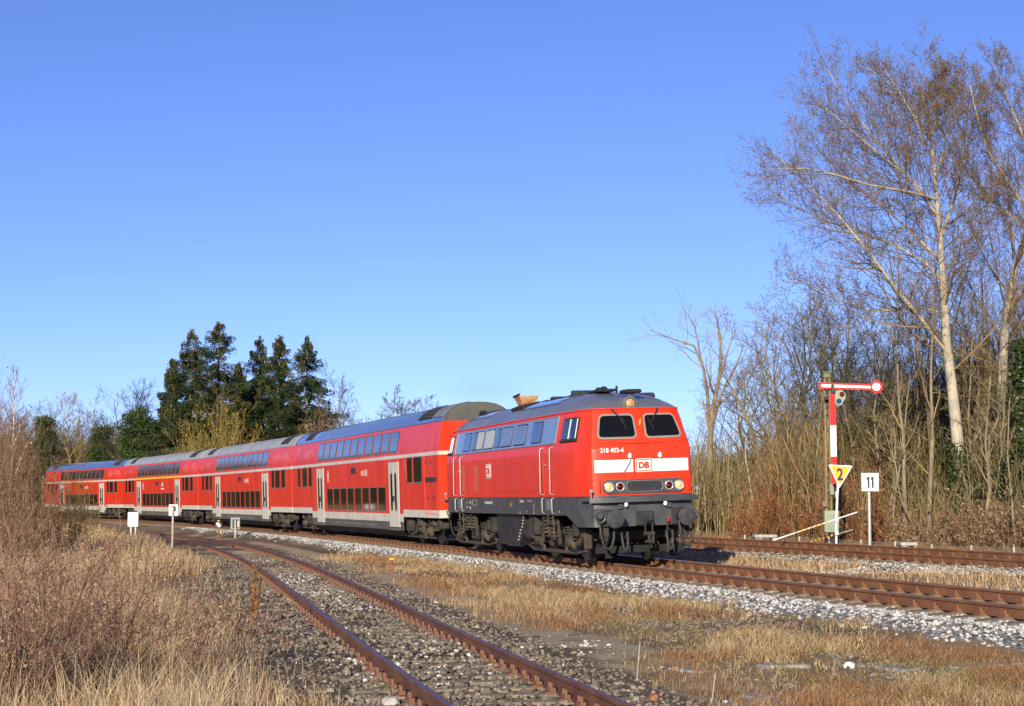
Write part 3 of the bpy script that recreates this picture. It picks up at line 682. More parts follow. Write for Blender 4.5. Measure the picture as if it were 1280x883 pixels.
            MB().box((x(7.62), s * .98, .74), (.10, .22, .30), bev=.02).box((x(7.66), s * .98, .58), (.08, .16, .14), bev=.02).cyl((x(7.6), s * .93, .45), (x(7.6), s * .93, .95), .03).build('valve_box', M['dirt2'], root)
        cp = MB(); cp.box((x(7.69), .0, 1.03), (.05, .45, .34), bev=.02)
        for yy in (-.18, .18):
            for zz in (.91, 1.15): cp.cyl((x(7.71), yy, zz), (x(7.73), yy, zz), .018, 6)
        cpo = cp.build('coupling_plate', M['black'], root)
        hk = MB(); hk.box((x(7.80), 0, 1.03), (.20, .07, .10), bev=.02); hk.prism([(7.88 * e, .96), (8.02 * e, .93), (8.08 * e, 1.0), (8.04 * e, 1.12), (7.99 * e, 1.10), (8.0 * e, 1.02), (7.9 * e, 1.08)][::e], -.035, .035); hk.build('hook', M['buffer'], cpo)
        ch = MB()
        for s in (-1, 1): ch.box((x(7.94), s * .085, .84), (.05, .03, .34)); 
        ch.cyl((x(7.95), -.13, .68), (x(7.95), .13, .68), .045); ch.cyl((x(7.95), 0, .70), (x(7.95), 0, .46), .032); ch.box((x(7.95), 0, .50), (.06, .22, .07), bev=.02); ch.box((x(7.95), .09, .58), (.05, .05, .26))
        ch.build('screw_coupling', M['dirt2'], root)
        MB().box((x(7.30), 0, .32), (.06, 2.2, .16)).box((x(7.33), -.8, .22), (.03, .16, .2)).box((x(7.33), .8, .22), (.03, .16, .2)).build('rail_guard', M['soot_and_shade'], root)  # near-black colour carries the shade under the nose
    for k, (y, h, dz, ww) in enumerate(((-1.12, .86, .52, .2),)):
        pass
    a = np.linspace(0, PI, 14); MB().tube(np.stack([7.75 + 0 * a, 1.22 + .16 * np.cos(a), .86 - .46 * np.sin(a)], 1), .018, 6).build('brake_hose', M['rubber'], root)
    MB().tube([(7.72, .52, 1.0), (7.78, .52, .9), (7.80, .50, .45), (7.8, .5, .30)], .024, 8).box((7.80, .5, .34), (.05, .08, .22), bev=.02).build('brake_hose', M['dirt2'], root)
    MB().tube([(7.73, .56, 1.02), (7.80, .55, .94)], .026, 8).build('valve_handle', M['signal_red'], root)
    # fuel tank, frame bits
    tk = MB(); poly = [(-.95, 1.12), (-.85, .42), (-.55, .30), (1.35, .30), (1.85, .62), (2.0, 1.12)]
    tk.prism(poly, -1.36, 1.36); tk.build('fuel_tank', M['tank'], root)
    bt = MB()
    for k in range(8): bt.cyl((1.97 - .055 * k * (1 if k < 4 else 1.5), -1.37, 1.05 - .085 * k), (1.97 - .055 * k * (1 if k < 4 else 1.5), -1.39, 1.05 - .085 * k), .022, 6)
    bt.build('tank_bolts', M['sill_white'], root)
    MB().cyl((2.6, -1.35, .95), (2.6, -.9, .95), .24, 16).build('air_tank', M['dirt2'], root)
    for c_, d_ in (((3.0, -1.25, .85), (.35, .3, .5)), ((-1.3, -1.28, .80), (.4, .3, .45)), ((2.35, -1.2, .62), (.7, .3, .25))): MB().box(c_, d_, bev=.04).build('equipment_box', M['dirt2'], root)
    # bogies
    def bogie(u):
        fr = MB()
        for s in (-1, 1):
            fr.prism([(-2.05, .80), (-2.05, .55), (-1.75, .42), (-1.05, .42), (-.8, .34), (.8, .34), (1.05, .42), (1.75, .42), (2.05, .55), (2.05, .80), (1.4, .86), (.9, .74), (-.9, .74), (-1.4, .86)], s * .98, s * 1.10)
            fr.box((0, s * 1.13, .62), (.9, .12, .34), bev=.03)
            fr.prism([(-2.15, .95), (-1.55, 1.02), (-1.05, .50), (-1.9, .40), (-2.25, .62)], s * 1.12, s * 1.17); fr.prism([(2.15, .95), (1.55, 1.02), (1.05, .50), (1.9, .40), (2.25, .62)][::-1], s * 1.12, s * 1.17)
            fr.box((-2.35, s * 1.08, .58), (.12, .2, .5), bev=.03); fr.box((2.35, s * 1.08, .58), (.12, .2, .5), bev=.03)
            fr.box((0, s * 1.2, .24), (2.4, .06, .07)); fr.box((1.0, s * 1.22, .34), (.1, .05, .25)); fr.box((-1.0, s * 1.22, .34), (.1, .05, .25))
            fr.tube([(-2.5, s * 1.2, .33), (-1.9, s * 1.22, .22), (1.9, s * 1.22, .22), (2.5, s * 1.18, .30)], .028, 6)
        fr.box((0, 0, .62), (.7, 2.0, .3)); fr.box((-2.1, 0, .62), (.15, 2.1, .2)); fr.box((2.1, 0, .62), (.15, 2.1, .2))
        bg_ = fr.build('bogie', M['dirt'], root); bg_.location = (u, 0, 0)
        for x in (-1.4, 1.4):
            w = wheel_mesh(.5).build('wheel', M['black'], bg_); w.location = (x, 0, .5)
            for s in (-1, 1):
                q = MB(); q.box((x, s * 1.16, .5), (.42, .16, .40), bev=.06); q.cyl((x, s * 1.22, .5), (x, s * 1.32, .5), .15, 16); q.cyl((x, s * 1.31, .5), (x, s * 1.34, .5), .10, 12); q.build('axle_box', M['dirt'], bg_)
                for dx in (-.34, .34):
                    sp_ = spring_mesh(.10, .34, 5).build('spring', M['dirt2'], bg_); sp_.location = (x + dx, s * 1.16, .50)
        for s in (-1, 1):
            for dx in (-.33, .33):
                sp_ = spring_mesh(.15, .46, 5).build('spring', M['dirt'], bg_); sp_.location = (dx, s * 1.26, .62)
            MB().cyl((.75, s * 1.30, .45), (.62, s * 1.30, 1.1), .045).cyl((.78, s * 1.30, .40), (.71, s * 1.30, .75), .065).cyl((-.75, s * 1.30, .45), (-.62, s * 1.30, 1.1), .045).build('damper', M['dirt2'], bg_)
            MB().cyl((-2.0, s * 1.28, .62), (-1.2, s * 1.28, .95), .04).build('brake_rigging', M['dirt2'], bg_); MB().box((1.95, s * 1.25, .75), (.3, .12, .25), bev=.03).build('brake_cylinder', M['dirt2'], bg_)
    bogie(4.3); bogie(-4.3)
    # roof fittings
    rf = MB()
    def lroof(u, y):
        w = np.interp(abs(y), LROOF[::-1, 1], LROOF[::-1, 0]); return np.array([u, y, w])
    def roofplate(mb, u0, u1, y0, y1, o, m=0, n=6):
        us = np.linspace(u0, u1, 2); ys = np.linspace(y0, y1, n); V = []
        for d in (o, -.02):
            for u in us:
                for y in ys: V.append(lroof(u, y) + [0, 0, d] + [0, np.sign(y) * d * .6, 0])
        V = np.array(V); i = np.arange(n - 1); Fs = [np.stack([i, i + n, i + n + 1, i + 1], 1)]
        for a_, b_ in ((0, 1), (n - 1, 0), ): pass
        e = [0, n]; Fs += [[[0, n, 3 * n, 2 * n]], [[n - 1, 2 * n - 1, 4 * n - 1, 3 * n - 1]], np.stack([i, i + 1, i + 1 + 2 * n, i + 2 * n], 1), np.stack([i + n, i + 1 + n, i + 1 + 3 * n, i + 3 * n], 1)]
        mb.add(V, Fs, m)
    q = MB(); roofplate(q, 1.0, 4.4, -1.0, -.45, .03); q.build('roof_hatch', M['roof_blue'], root)
    q = MB(); roofplate(q, -5.6, -2.6, -1.0, -.5, .03); q.build('roof_hatch', M['roof_blue'], root)
    q = MB(); roofplate(q, -.6, .6, -.92, -.40, .07); q.build('air_grille', M['soot_and_shade'], root)
    MB().box((2.7, 0, 4.21), (3.8, .95, .07), bev=.02).build('roof_walkway', M['dirt2'], root); MB().box((-4.4, 0, 4.21), (1.6, .95, .08), bev=.02).build('roof_walkway', M['dirt2'], root)
    q = MB()
    for u in (1.4, 2.1, 2.9, 3.7): q.box((u, -.47, 4.20), (.10, .10, .10), bev=.02)
    for u in (1.3, 2.4, 3.3, 4.1): q.tube([lroof(u, -.98) + [0, 0, .04], lroof(u + .05, -.86) + [0, -.03, .10]], .016, 5)
    q.build('hatch_hinges', M['soot_and_shade'], root)
    q = MB(); q.box((4.0, -.30, 4.27), (.16, .5, .14), bev=.02); q.box((1.6, -.2, 4.27), (.25, .4, .1), bev=.03); q.build('vent_cover', M['black'], root)
    q = MB(); a = np.linspace(0, PI, 9)
    for dx in (0, .4): q.tube(np.stack([5.0 + dx + .25 * np.cos(a), 0 * a - .15, 4.20 + .11 * np.sin(a)], 1), .05, 6)
    q.box((5.3, -.15, 4.24), (.9, .5, .07), bev=.03); q.build('roof_fan_cover', M['black'], root)
    q = MB(); q.cyl((6.40, -.14, 4.12), (6.40, -.14, 4.30), .03, 8); q.box((6.65, .12, 4.14), (.55, .40, .10), bev=.03); q.build('roof_antenna', M['soot_and_shade'], root)
    q = MB(); q.box((4.9, 1.02, 4.08), (1.0, .30, .20), bev=.02); q.cyl((5.40, 1.05, 4.08), (5.55, 1.05, 4.08), .045, 10, r2=.09); q.cyl((5.40, .9, 4.06), (5.52, .9, 4.06), .03, 10, r2=.06); q.build('horn', M['black'], root)
    q = MB(); a = np.linspace(.3, PI - .3, 9); q.tube(np.stack([-5.3 + .28 * np.cos(a), 0 * a - .62, 4.10 + .16 * np.sin(a)], 1), .05, 6); q.tube(np.stack([-4.9 + .2 * np.cos(a), 0 * a - .62, 4.12 + .12 * np.sin(a)], 1), .04, 6); q.build('roof_pipe', M['soot_and_shade'], root)
    # rusty exhaust hood: a flared funnel with two leaning plates
    q = MB()
    def frust(cx, cy, z0, z1, a0, b0, a1, b1, dx=0):
        V = []
        for z, a_, b_, sh in ((z0, a0, b0, 0), (z1, a1, b1, dx)):
            V += [(cx + sh - a_, cy - b_, z), (cx + sh + a_, cy - b_, z), (cx + sh + a_, cy + b_, z), (cx + sh - a_, cy + b_, z)]
        return np.array(V), [[0, 1, 5, 4], [1, 2, 6, 5], [2, 3, 7, 6], [3, 0, 4, 7]]
    V, Fs = frust(-2.4, 0, 4.20, 4.56, .22, .14, .34, .29); q.add(V, Fs, 0); V2, Fs = frust(-2.4, 0, 4.20, 4.55, .18, .11, .31, .26); q.add(V2, Fs, 1)
    rim = np.vstack([V[4:], V2[4:] + [0, 0, .012]]); q.add(rim, [[k, (k + 1) % 4, 4 + (k + 1) % 4, 4 + k] for k in range(4)], 1)
    q.box((-2.4, -.29, 4.58), (.70, .04, .05), 1, R=Matrix.Rotation(-.06, 3, 'Y')); q.box((-2.4, 0, 4.21), (.9, .6, .09), 1, bev=.02)
    q.build('exhaust_hood', [M['rust_exhaust'], M['soot_and_shade']], root)
    for c in root.children:
        if c.name.split('.')[0] in ('roof_walkway', 'hatch_hinges', 'vent_cover', 'roof_fan_cover', 'roof_antenna', 'horn', 'roof_pipe', 'exhaust_hood'): c.location.z -= .10
    return root
loco = make_loco()

# ------------------------------------------------------------------ double-deck coaches
CP = np.array([(.92, 1.39), (1.4, 1.39), (2.95, 1.385), (3.10, 1.375), (3.3, 1.352), (3.5, 1.322), (3.7, 1.285), (3.88, 1.245), (4.03, 1.205)])
CR = np.array([(4.03, 1.205), (4.15, 1.15), (4.28, 1.055), (4.40, .93), (4.50, .77), (4.575, .57), (4.62, .32), (4.635, 0)])
LOW = np.array([(.22, .98), (.30, 1.10), (.45, 1.36), (.62, 1.388), (.92, 1.39)])
cv = lambda h: np.where(np.asarray(h) < .92, np.interp(h, LOW[:, 0], LOW[:, 1]), np.interp(h, CP[:, 0], CP[:, 1]))
cside = with_normal(lambda u, h: np.stack([np.asarray(u, float), -cv(h), np.asarray(h, float)], -1))
def _crf(u, s):
    L_ = np.concatenate([[0], np.cumsum(np.hypot(np.diff(CR[:, 0]), np.diff(CR[:, 1])))]); return np.stack([np.asarray(u, float), -np.interp(s, L_, CR[:, 1]), np.interp(s, L_, CR[:, 0])], -1)
croof = with_normal(_crf)
EL = 13.26
MESHES = {}
def shared(key, name, mb, m, parent, smooth=False):
    """one mesh per kind of part, shared by every repeat"""
    if key not in MESHES:
        o = mb().build(name, m, parent, smooth); MESHES[key] = o.data; return o
    return link(MESHES[key], name, parent)

def make_coach(cx, cy, th, label, roof_m, yellow=False, regio=True, first=True):
    root = empty('passenger_coach', (cx, cy, 0), (CANT, 0, th - PI / 2)); tag(root, label, 'railway coach', 'double-deck coaches of the train')
    b = MB(); us = [-EL, -8.62, -8.40, -7.6, 8.2, 8.42, 8.64, EL]; hs = [.45, .74, .92, 1.02, 1.17, 2.0, 2.955, 3.075, 3.3, 3.5, 3.7, 3.88, 4.03]
    for s in (-1, 1):
        for i in range(len(us) - 1):
            for j in range(len(hs) - 1):
                um, hm = (us[i] + us[i + 1]) / 2, (hs[j] + hs[j + 1]) / 2; mid = abs(um) < 8.5
                if hm < .92 and not mid: continue
                if hm < .74: m = 2
                elif hm < 1.02 or (hm < 1.17 and not mid): m = 1
                elif 2.955 < hm < 3.075: m = 3 if (yellow and -8 < um < 8.2) else 1
                else: m = 0
                V = [(u_, s * float(cv(h_)), h_) for u_, h_ in ((us[i], hs[j]), (us[i + 1], hs[j]), (us[i + 1], hs[j + 1]), (us[i], hs[j + 1]))]
                b.add(V, [[0, 1, 2, 3] if s < 0 else [3, 2, 1, 0]], m)
    for e in (-1, 1):
        for j in range(2, len(hs) - 1):
            h0, h1 = hs[j], hs[j + 1]; hm = (h0 + h1) / 2; m = 1 if (hm < 1.17 or 2.955 < hm < 3.075) else 4
            b.add([(e * EL, -float(cv(h0)), h0), (e * EL, float(cv(h0)), h0), (e * EL, float(cv(h1)), h1), (e * EL, -float(cv(h1)), h1)], [[0, 1, 2, 3] if e > 0 else [3, 2, 1, 0]], m)
    b.add([(-EL, -1.39, .921), (EL, -1.39, .921), (EL, 1.39, .921), (-EL, 1.39, .921)], [[0, 3, 2, 1]], 2)
    b.build('body', [M['coach_red'], M['sill_white'], M['coach_skirt'], M['yellow'], M['red']], root)
    # low floor tub between the bogies
    t = MB(); hh = [.22, .30, .45]
    for s in (-1, 1):
        for k in range(2):
            e0, e1 = 7.3 + (hh[k] - .22) * 4.2, 7.3 + (hh[k + 1] - .22) * 4.2
            t.add([(-e0, s * float(cv(hh[k])), hh[k]), (e0, s * float(cv(hh[k])), hh[k]), (e1, s * float(cv(hh[k + 1])), hh[k + 1]), (-e1, s * float(cv(hh[k + 1])), hh[k + 1])], [[0, 1, 2, 3]])
    t.add([(-7.3, -.98, .22), (7.3, -.98, .22), (7.3, .98, .22), (-7.3, .98, .22)], [[0, 1, 2, 3]])
    for e in (-1, 1): t.add([(e * 7.3, -.98, .22), (e * 7.3, .98, .22), (e * 8.42, 1.38, .92), (e * 8.42, -1.38, .92)], [[0, 1, 2, 3]])
    t.build('floor_tub', M['dirt2'], root)
    r = MB(); L_ = np.vstack([np.column_stack([-CR[:, 1], CR[:, 0]]), np.column_stack([CR[::-1, 1], CR[::-1, 0]])[1:]]); k = len(L_)
    V = np.vstack([np.column_stack([np.full(k, -EL), L_]), np.column_stack([np.full(k, EL), L_])]); i = np.arange(k - 1)
    r.add(V, [np.stack([i, i + k, i + k + 1, i + 1], 1)], 0)
    o_ = r.build('roof', [M[roof_m]], root, smooth=True)
    e = MB()
    for x in (EL - .002, -EL + .002): MB().add(np.column_stack([np.full(k, x), L_]), [np.arange(k)[None]]).build('roof_end', M['roof_end'], root)
    rb = MB()
    if first:
        for u in np.arange(-8.0, 9.3, .48): rb.tube(croof(np.full(9, u), np.linspace(.05, 1.55, 9), .004), .008, 4)
    else:
        for u in (-8.6, 0.3, 9.3): rb.tube(croof(np.full(9, u), np.linspace(.05, 1.55, 9), .004), .010, 4)
    for s_ in (.02,): rb.tube(croof(np.linspace(-EL, EL, 20), np.full(20, s_), .01), .016, 4)
    for e_ in (-1, 1): rb.tube(croof(np.full(9, e_ * (EL - .02)), np.linspace(.0, 1.6, 9), .006), .022, 5)
    rb.build('roof_ribs', M[roof_m], root)
    for (a, c, m) in ((9.85, 11.55, 'soot_and_shade'), (-11.1, -9.6, 'soot_and_shade')) + (((11.75, 12.95, 'hatch'),) if first else ()):
        g = MB(); grid(g, croof, a, c, .18, .98, 1, 5, .025, .03); v = g.build('roof_vent', M[m], root)
        g = MB()
        for s_ in np.linspace(.25, .92, 7): g.tube(croof(np.array([a + .05, c - .05]), np.array([s_, s_]), .03), .014, 4)
        if m == 'soot_and_shade': g.build('slats', M['roof_end'], v)
    # windows
    def window(u, w, h0, h1, m, nh, key):
        def fr():
            g = MB(); grid(g, cside, -w / 2, w / 2, h0, h1, 1, nh, .010, .014); return g
        def pn():
            g = MB(); d = .045; grid(g, cside, -w / 2 + d, w / 2 - d, h0 + d * 1.3, h1 - d * .9, 1, nh, .016, .008); return g
        f_ = shared(key + 'f', 'window', fr, [M['rubber'] if nh == 1 else M['rubber']], root); f_.location = (u, 0, 0)
        shared(key + 'p', 'pane', pn, [M[m]], f_)
        def sl():
            g = MB(); g.tube(cside(np.linspace(-w / 2, w / 2, 3), np.full(3, h0 + .02), .012), .014, 5); return g
        def sh():
            return MB().tube(cside(np.linspace(-w / 2 + .03, w / 2 - .03, 3), np.full(3, h1 - .02), .010), .010, 5)
        shared(key + 's', 'sill', sl, [M['frame_grey']], f_); shared(key + 'h', 'window_head', sh, [M['frame_grey']], f_)
    w0, w1 = -7.15, 7.75; st = (w1 - w0) / 11
    for k in range(11): window(w0 + st * (k + .5), st * .88, 3.17, 3.93, 'glass', 6, 'up')
    l0, l1 = -5.05, 5.88; st = (l1 - l0) / 8
    for k in range(8): window(l0 + st * (k + .5), st * .83, 1.09, 1.99, 'dark_glass', 1, 'low')
    for (a, c) in ((9.10, 9.78), (10.02, 11.10)) if first else ((8.75, 9.35), (9.6, 10.65), (11.1, 11.85)): window((a + c) / 2, c - a, 2.06, 2.96, 'dark_glass', 1, 'mid%.2f' % (c - a))
    for (a, c) in ((-11.75, -11.17), (-10.58, -9.53), (-9.07, -8.42)): window((a + c) / 2, c - a, 2.06, 2.95, 'dark_glass', 1, 'mid%.2f' % (c - a))
    # joints between the side sheets
    for u in (-11.95, -8.25, -2.9, .95, 4.9, 8.75) if not first else (-12.2, -8.25, -3.0, .95, 5.1, 8.6):
        MB().tube(cside(np.full(8, u), np.array([1.2, 1.6, 2.0, 2.4, 2.8, 3.1, 3.5, 4.0]), -.002), .006, 4).build('sheet_joint', M['joint'], root)
    # doors
    for u in (-6.45, 7.10):
        def dr():
            g = MB()
            for s in (-1, 1): grid(g, cside, min(s * .015, s * .75), max(s * .015, s * .75), .56, 2.84, 1, 1, .022, .03)
            return g
        d = shared('door', 'door', dr, [M['sill_white']], root); d.location = (u, 0, 0)
        for s in (-1, 1):
            def dw():
                g = MB(); quad(g, cside, [(-.13, 1.12), (.13, 1.12), (.13, 2.47), (-.13, 2.47)], .028, .01, r=.48, ry=.09); return g
            w = shared('dw', 'door_window', dw, [M['dark_glass']], d); w.location = (s * .30, 0, 0)
        def stp():
            g = MB(); g.box((0, -1.42, .47), (1.5, .14, .05)); return g
        x = shared('step', 'step', stp, [M['coach_skirt']], d)
        def hd():
            g = MB(); g.tube(cside(np.linspace(-.8, .8, 3), np.full(3, 2.87), .01), .02, 5); return g
        shared('dhead', 'door_head', hd, [M['faded_red']], d)
        def hnd():
            g = MB(); g.box(cside(np.array(-.05), np.array(1.55), .03), (.05, .02, .2)); g.box(cside(np.array(.05), np.array(1.55), .03), (.05, .02, .2)); return g
        shared('dhnd', 'handle', hnd, [M['rubber']], d)
    # grilles, flaps and marks on the side
    g = MB(); quad(g, cside, [(-.1, 2.52), (.75, 2.52), (.75, 2.77), (-.1, 2.77)], .012, .014, r=.05); fg = g.build('air_grille', M['black'], root)
    if first:
        g = MB(); quad(g, cside, [(11.55, 2.08), (12.95, 2.08), (12.95, 2.24), (11.55, 2.24)], .008, .01, r=.03); g.build('air_grille', M['black'], root)
        g = MB()
        for (a, c, x, y) in ((11.5, 1.05, 13.05, 1.05), (11.5, 1.68, 13.05, 1.68), (11.5, 1.85, 13.05, 1.85), (11.5, 1.95, 13.05, 1.95), (11.5, 1.05, 11.5, 1.95), (13.05, 1.05, 13.05, 1.95), (12.1, .95, 12.1, 1.2), (12.6, .95, 12.6, 1.2), (11.45, 1.0, 11.45, 2.95)):
            g.tube(cside(np.array([a, x]), np.array([c, y]), .002), .009, 4)
        g.build('service_flap', M['panel_red'], root)
        g = MB()
        for u, h in ((11.7, 2.72), (12.35, 2.72), (11.85, 1.55), (12.6, 1.55)): quad(g, cside, [(u - .06, h - .05), (u + .06, h - .05), (u + .06, h + .05), (u - .06, h + .05)], .01, .012, r=.2)
        g.build('lock_plate', M['black'], root)
        quad(MB_ := MB(), cside, [(-2.35, 2.3), (-1.25, 2.3), (-1.25, 2.93), (-2.35, 2.93)], .002, .002, r=.02); MB_.build('repainted_patch', M['panel_red'], root); quad(MB_ := MB(), cside, [(-10.7, 1.2), (-9.7, 1.2), (-9.7, 1.98), (-10.7, 1.98)], .002, .002, r=.02); MB_.build('repainted_patch', M['panel_red'], root)
        g = MB(); rng = np.random.default_rng(8)
        for (cu, ch, w, hh_) in ((-9.8, 3.55, 1.6, .35), (-11.9, 3.7, .9, .35), (-8.6, 3.6, 1.2, .3), (8.75, 2.7, .5, .4), (8.9, 2.4, .3, .3)):
            a = np.arange(14) * 2 * PI / 14; rr_ = 1 + rng.normal(0, .16, 14); plate(g, cside, np.stack([cu + w * .5 * rr_ * np.cos(a), ch + hh_ * .5 * rr_ * np.sin(a)], 1), .003, .002)
        g.build('faded_patch', M['faded_red'], root)
    else:
        g = MB(); rng = np.random.default_rng(int(-cx * 10))
        for (cu, ch, w, hh_) in ((9.6, 3.55, 1.8, .4), (11.7, 3.6, 1.4, .45), (12.6, 3.4, .7, .3), (-10.2, 3.6, 1.5, .35), (-12, 3.5, 1.2, .3)):
            a = np.arange(14) * 2 * PI / 14; rr_ = 1 + rng.normal(0, .16, 14); plate(g, cside, np.stack([cu + w * .5 * rr_ * np.cos(a), ch + hh_ * .5 * rr_ * np.sin(a)], 1), .003, .002)
        g.build('faded_patch', M['faded_red'], root)
    wh = MB()
    if regio:
        x = letters(wh, cside, 'REGIO', 1.72, 2.43, .19, .006, bold=.03, width=.85)
        x0 = 1.72 + x + .1
        for (a, c, y0, y1) in ((0, .34, 2.40, 2.42), (0, .34, 2.63, 2.65), (0, .025, 2.40, 2.65), (.315, .34, 2.40, 2.65)): quad(wh, cside, [(x0 + a, y0), (x0 + c, y0), (x0 + c, y1), (x0 + a, y1)], .006, .004, r=.05)
        letters(wh, cside, 'DB', x0 + .05, 2.46, .13, .006, bold=.03, width=.95)
    pg = MB()
    if first or yellow:
        P = np.array([(-4.85, 2.45 + .35 * k / 8) for k in range(9)])
        for k, (w, y) in enumerate(((.10, 2.72), (.20, 2.63), (.24, 2.56), (.12, 2.5), (.22, 2.44), (.16, 2.36))): quad(pg, cside, [(-4.75 - w, y - .025), (-4.75 + w, y - .025), (-4.75 + w * .6, y + .02), (-4.75 - w * .6, y + .02)], .006, .004, r=.2)
        quad(pg, cside, [(-5.0, 2.26), (-4.45, 2.26), (-4.45, 2.28), (-5.0, 2.28)], .006, .004)
    if yellow:
        for k in range(5): quad(pg, cside, [(1.7 + k * .22, 2.22), (1.86 + k * .22, 2.22), (1.86 + k * .22, 2.30), (1.7 + k * .22, 2.30)], .006, .004)
        quad(pg, cside, [(2.0, 2.42), (2.35, 2.42), (2.35, 2.68), (2.0, 2.68)], .006, .004, r=.2)
    sm = MB()
    for k in range(26):
        u = -3.6 + k * .31
        if k % 7 in (5,): continue
        quad(sm, cside, [(u, .57), (u + .13, .57), (u + .13, .57 + .03 + .015 * (k % 3)), (u, .57 + .03 + .015 * (k % 3))], .003, .003, r=.2)
    if wh.n: wh.build('lettering', M['white'], root)
    if pg.n: pg.build('pictograms', M['white'], root)
    sm.build('stencil_marks', M['stencil'], root)
    # bogies and gangways
    for u in (-10.0, 10.0):
        def bf():
            fr = MB()
            for s in (-1, 1):
                fr.prism([(-1.75, .66), (-1.75, .48), (-1.0, .40), (-.6, .28), (.6, .28), (1.0, .40), (1.75, .48), (1.75, .66), (1.0, .72), (.55, .56), (-.55, .56), (-1.0, .72)], s * .98, s * 1.12)
                fr.box((0, s * 1.16, .52), (.8, .10, .28), bev=.03); fr.cyl((-.75, s * 1.24, .36), (.2, s * 1.24, .52), .05); fr.box((.75, s * 1.2, .32), (.24, .08, .24), bev=.03); fr.tube([(-1.8, s * 1.18, .25), (1.8, s * 1.18, .25)], .03, 6)
                fr.box((-1.7, s * 1.15, .74), (.2, .15, .2), bev=.03); fr.box((1.7, s * 1.15, .74), (.2, .15, .2), bev=.03)
            fr.box((0, 0, .55), (.6, 2.0, .25)); return fr
        bg_ = shared('cbogie', 'bogie', bf, [M['dirt']], root); bg_.location = (u, 0, 0)
        for x in (-1.25, 1.25):
            w = shared('cwheel', 'wheel', lambda: wheel_mesh(.46), [M['black']], bg_); w.location = (x, 0, .46)
            for s in (-1, 1):
                def ab():
                    q = MB(); q.box((0, 0, 0), (.36, .16, .34), bev=.05); q.cyl((0, s * .06, 0), (0, s * .14, 0), .12, 14); return q
                a_ = shared('cab%d' % s, 'axle_box', ab, [M['dirt']], bg_); a_.location = (x, s * 1.16, .46)
                sp_ = shared('cspring', 'spring', lambda: spring_mesh(.11, .26, 4), [M['dirt2']], bg_); sp_.location = (x, s * 1.12, .62)
        for s in (-1, 1):
            a_ = shared('cair', 'air_spring', lambda: MB().cyl((0, 0, 0), (0, 0, .28), .26, 18), [M['dirt2']], bg_); a_.location = (0, s * 1.05, .62)
    for c_, d_ in (((8.9, -1.25, .62), (.4, .25, .4)), ((-8.9, -1.2, .60), (.5, .3, .35)), ((12.6, -1.1, .70), (.4, .35, .3))): MB().box(c_, d_, bev=.04).build('equipment_box', M['dirt2'], root)
    for e in (-1, 1):
        g = MB()
        for k in range(4): g.box((e * (EL + .02 + k * .035), 0, 2.25), (.02, 1.5 - .06 * (k % 2), 2.3 - .06 * (k % 2)), bev=.01)
        g.build('gangway', M['rubber'], root)
        for s in (-1, 1): MB().cyl((e * EL, s * .875, 1.05), (e * 13.38, s * .875, 1.05), .20, 16).build('buffer', M['black'], root)
    return root

_c = np.array([LX, LY]) - 8.2 * np.array([math.sin(LTH), -math.cos(LTH)])
for k, (th, lab, rm, ye, rg, fi) in enumerate((
        (.303, 'red double-deck coach coupled directly behind the locomotive, with a ribbed bluish roof', 'roof_blue', False, True, True),
        (.3427, 'second red double-deck coach from the locomotive, with a matt grey roof and white stripe', 'roof_grey', False, True, False),
        (.3936, 'red double-deck coach with a yellow stripe below its upper windows', 'roof_grey', True, False, False),
        (.48, 'last red double-deck coach, its far end hidden behind the shrubs on the left', 'roof_blue', False, True, False))):
    d = np.array([math.sin(th), -math.cos(th)]); ctr = _c - 13.4 * d
    make_coach(ctr[0], ctr[1], th, lab, rm, ye, rg, fi); _c = _c - 26.8 * d

# ------------------------------------------------------------------ signal, signs and lineside things
def X_at(px, Y): return (px - 640) / F * Y
def Z_at(py, Y): return at(640, py, Y).z
def back_y(px, extra):
    """distance at which the column px crosses a line `extra` metres beyond the back track"""
    Y = np.linspace(38, 90, 600); o, _, _ = off('back', X_at(px, Y), Y); return float(np.interp(extra, o[::1], Y)) if o[0] < o[-1] else float(np.interp(-extra, -o, Y))

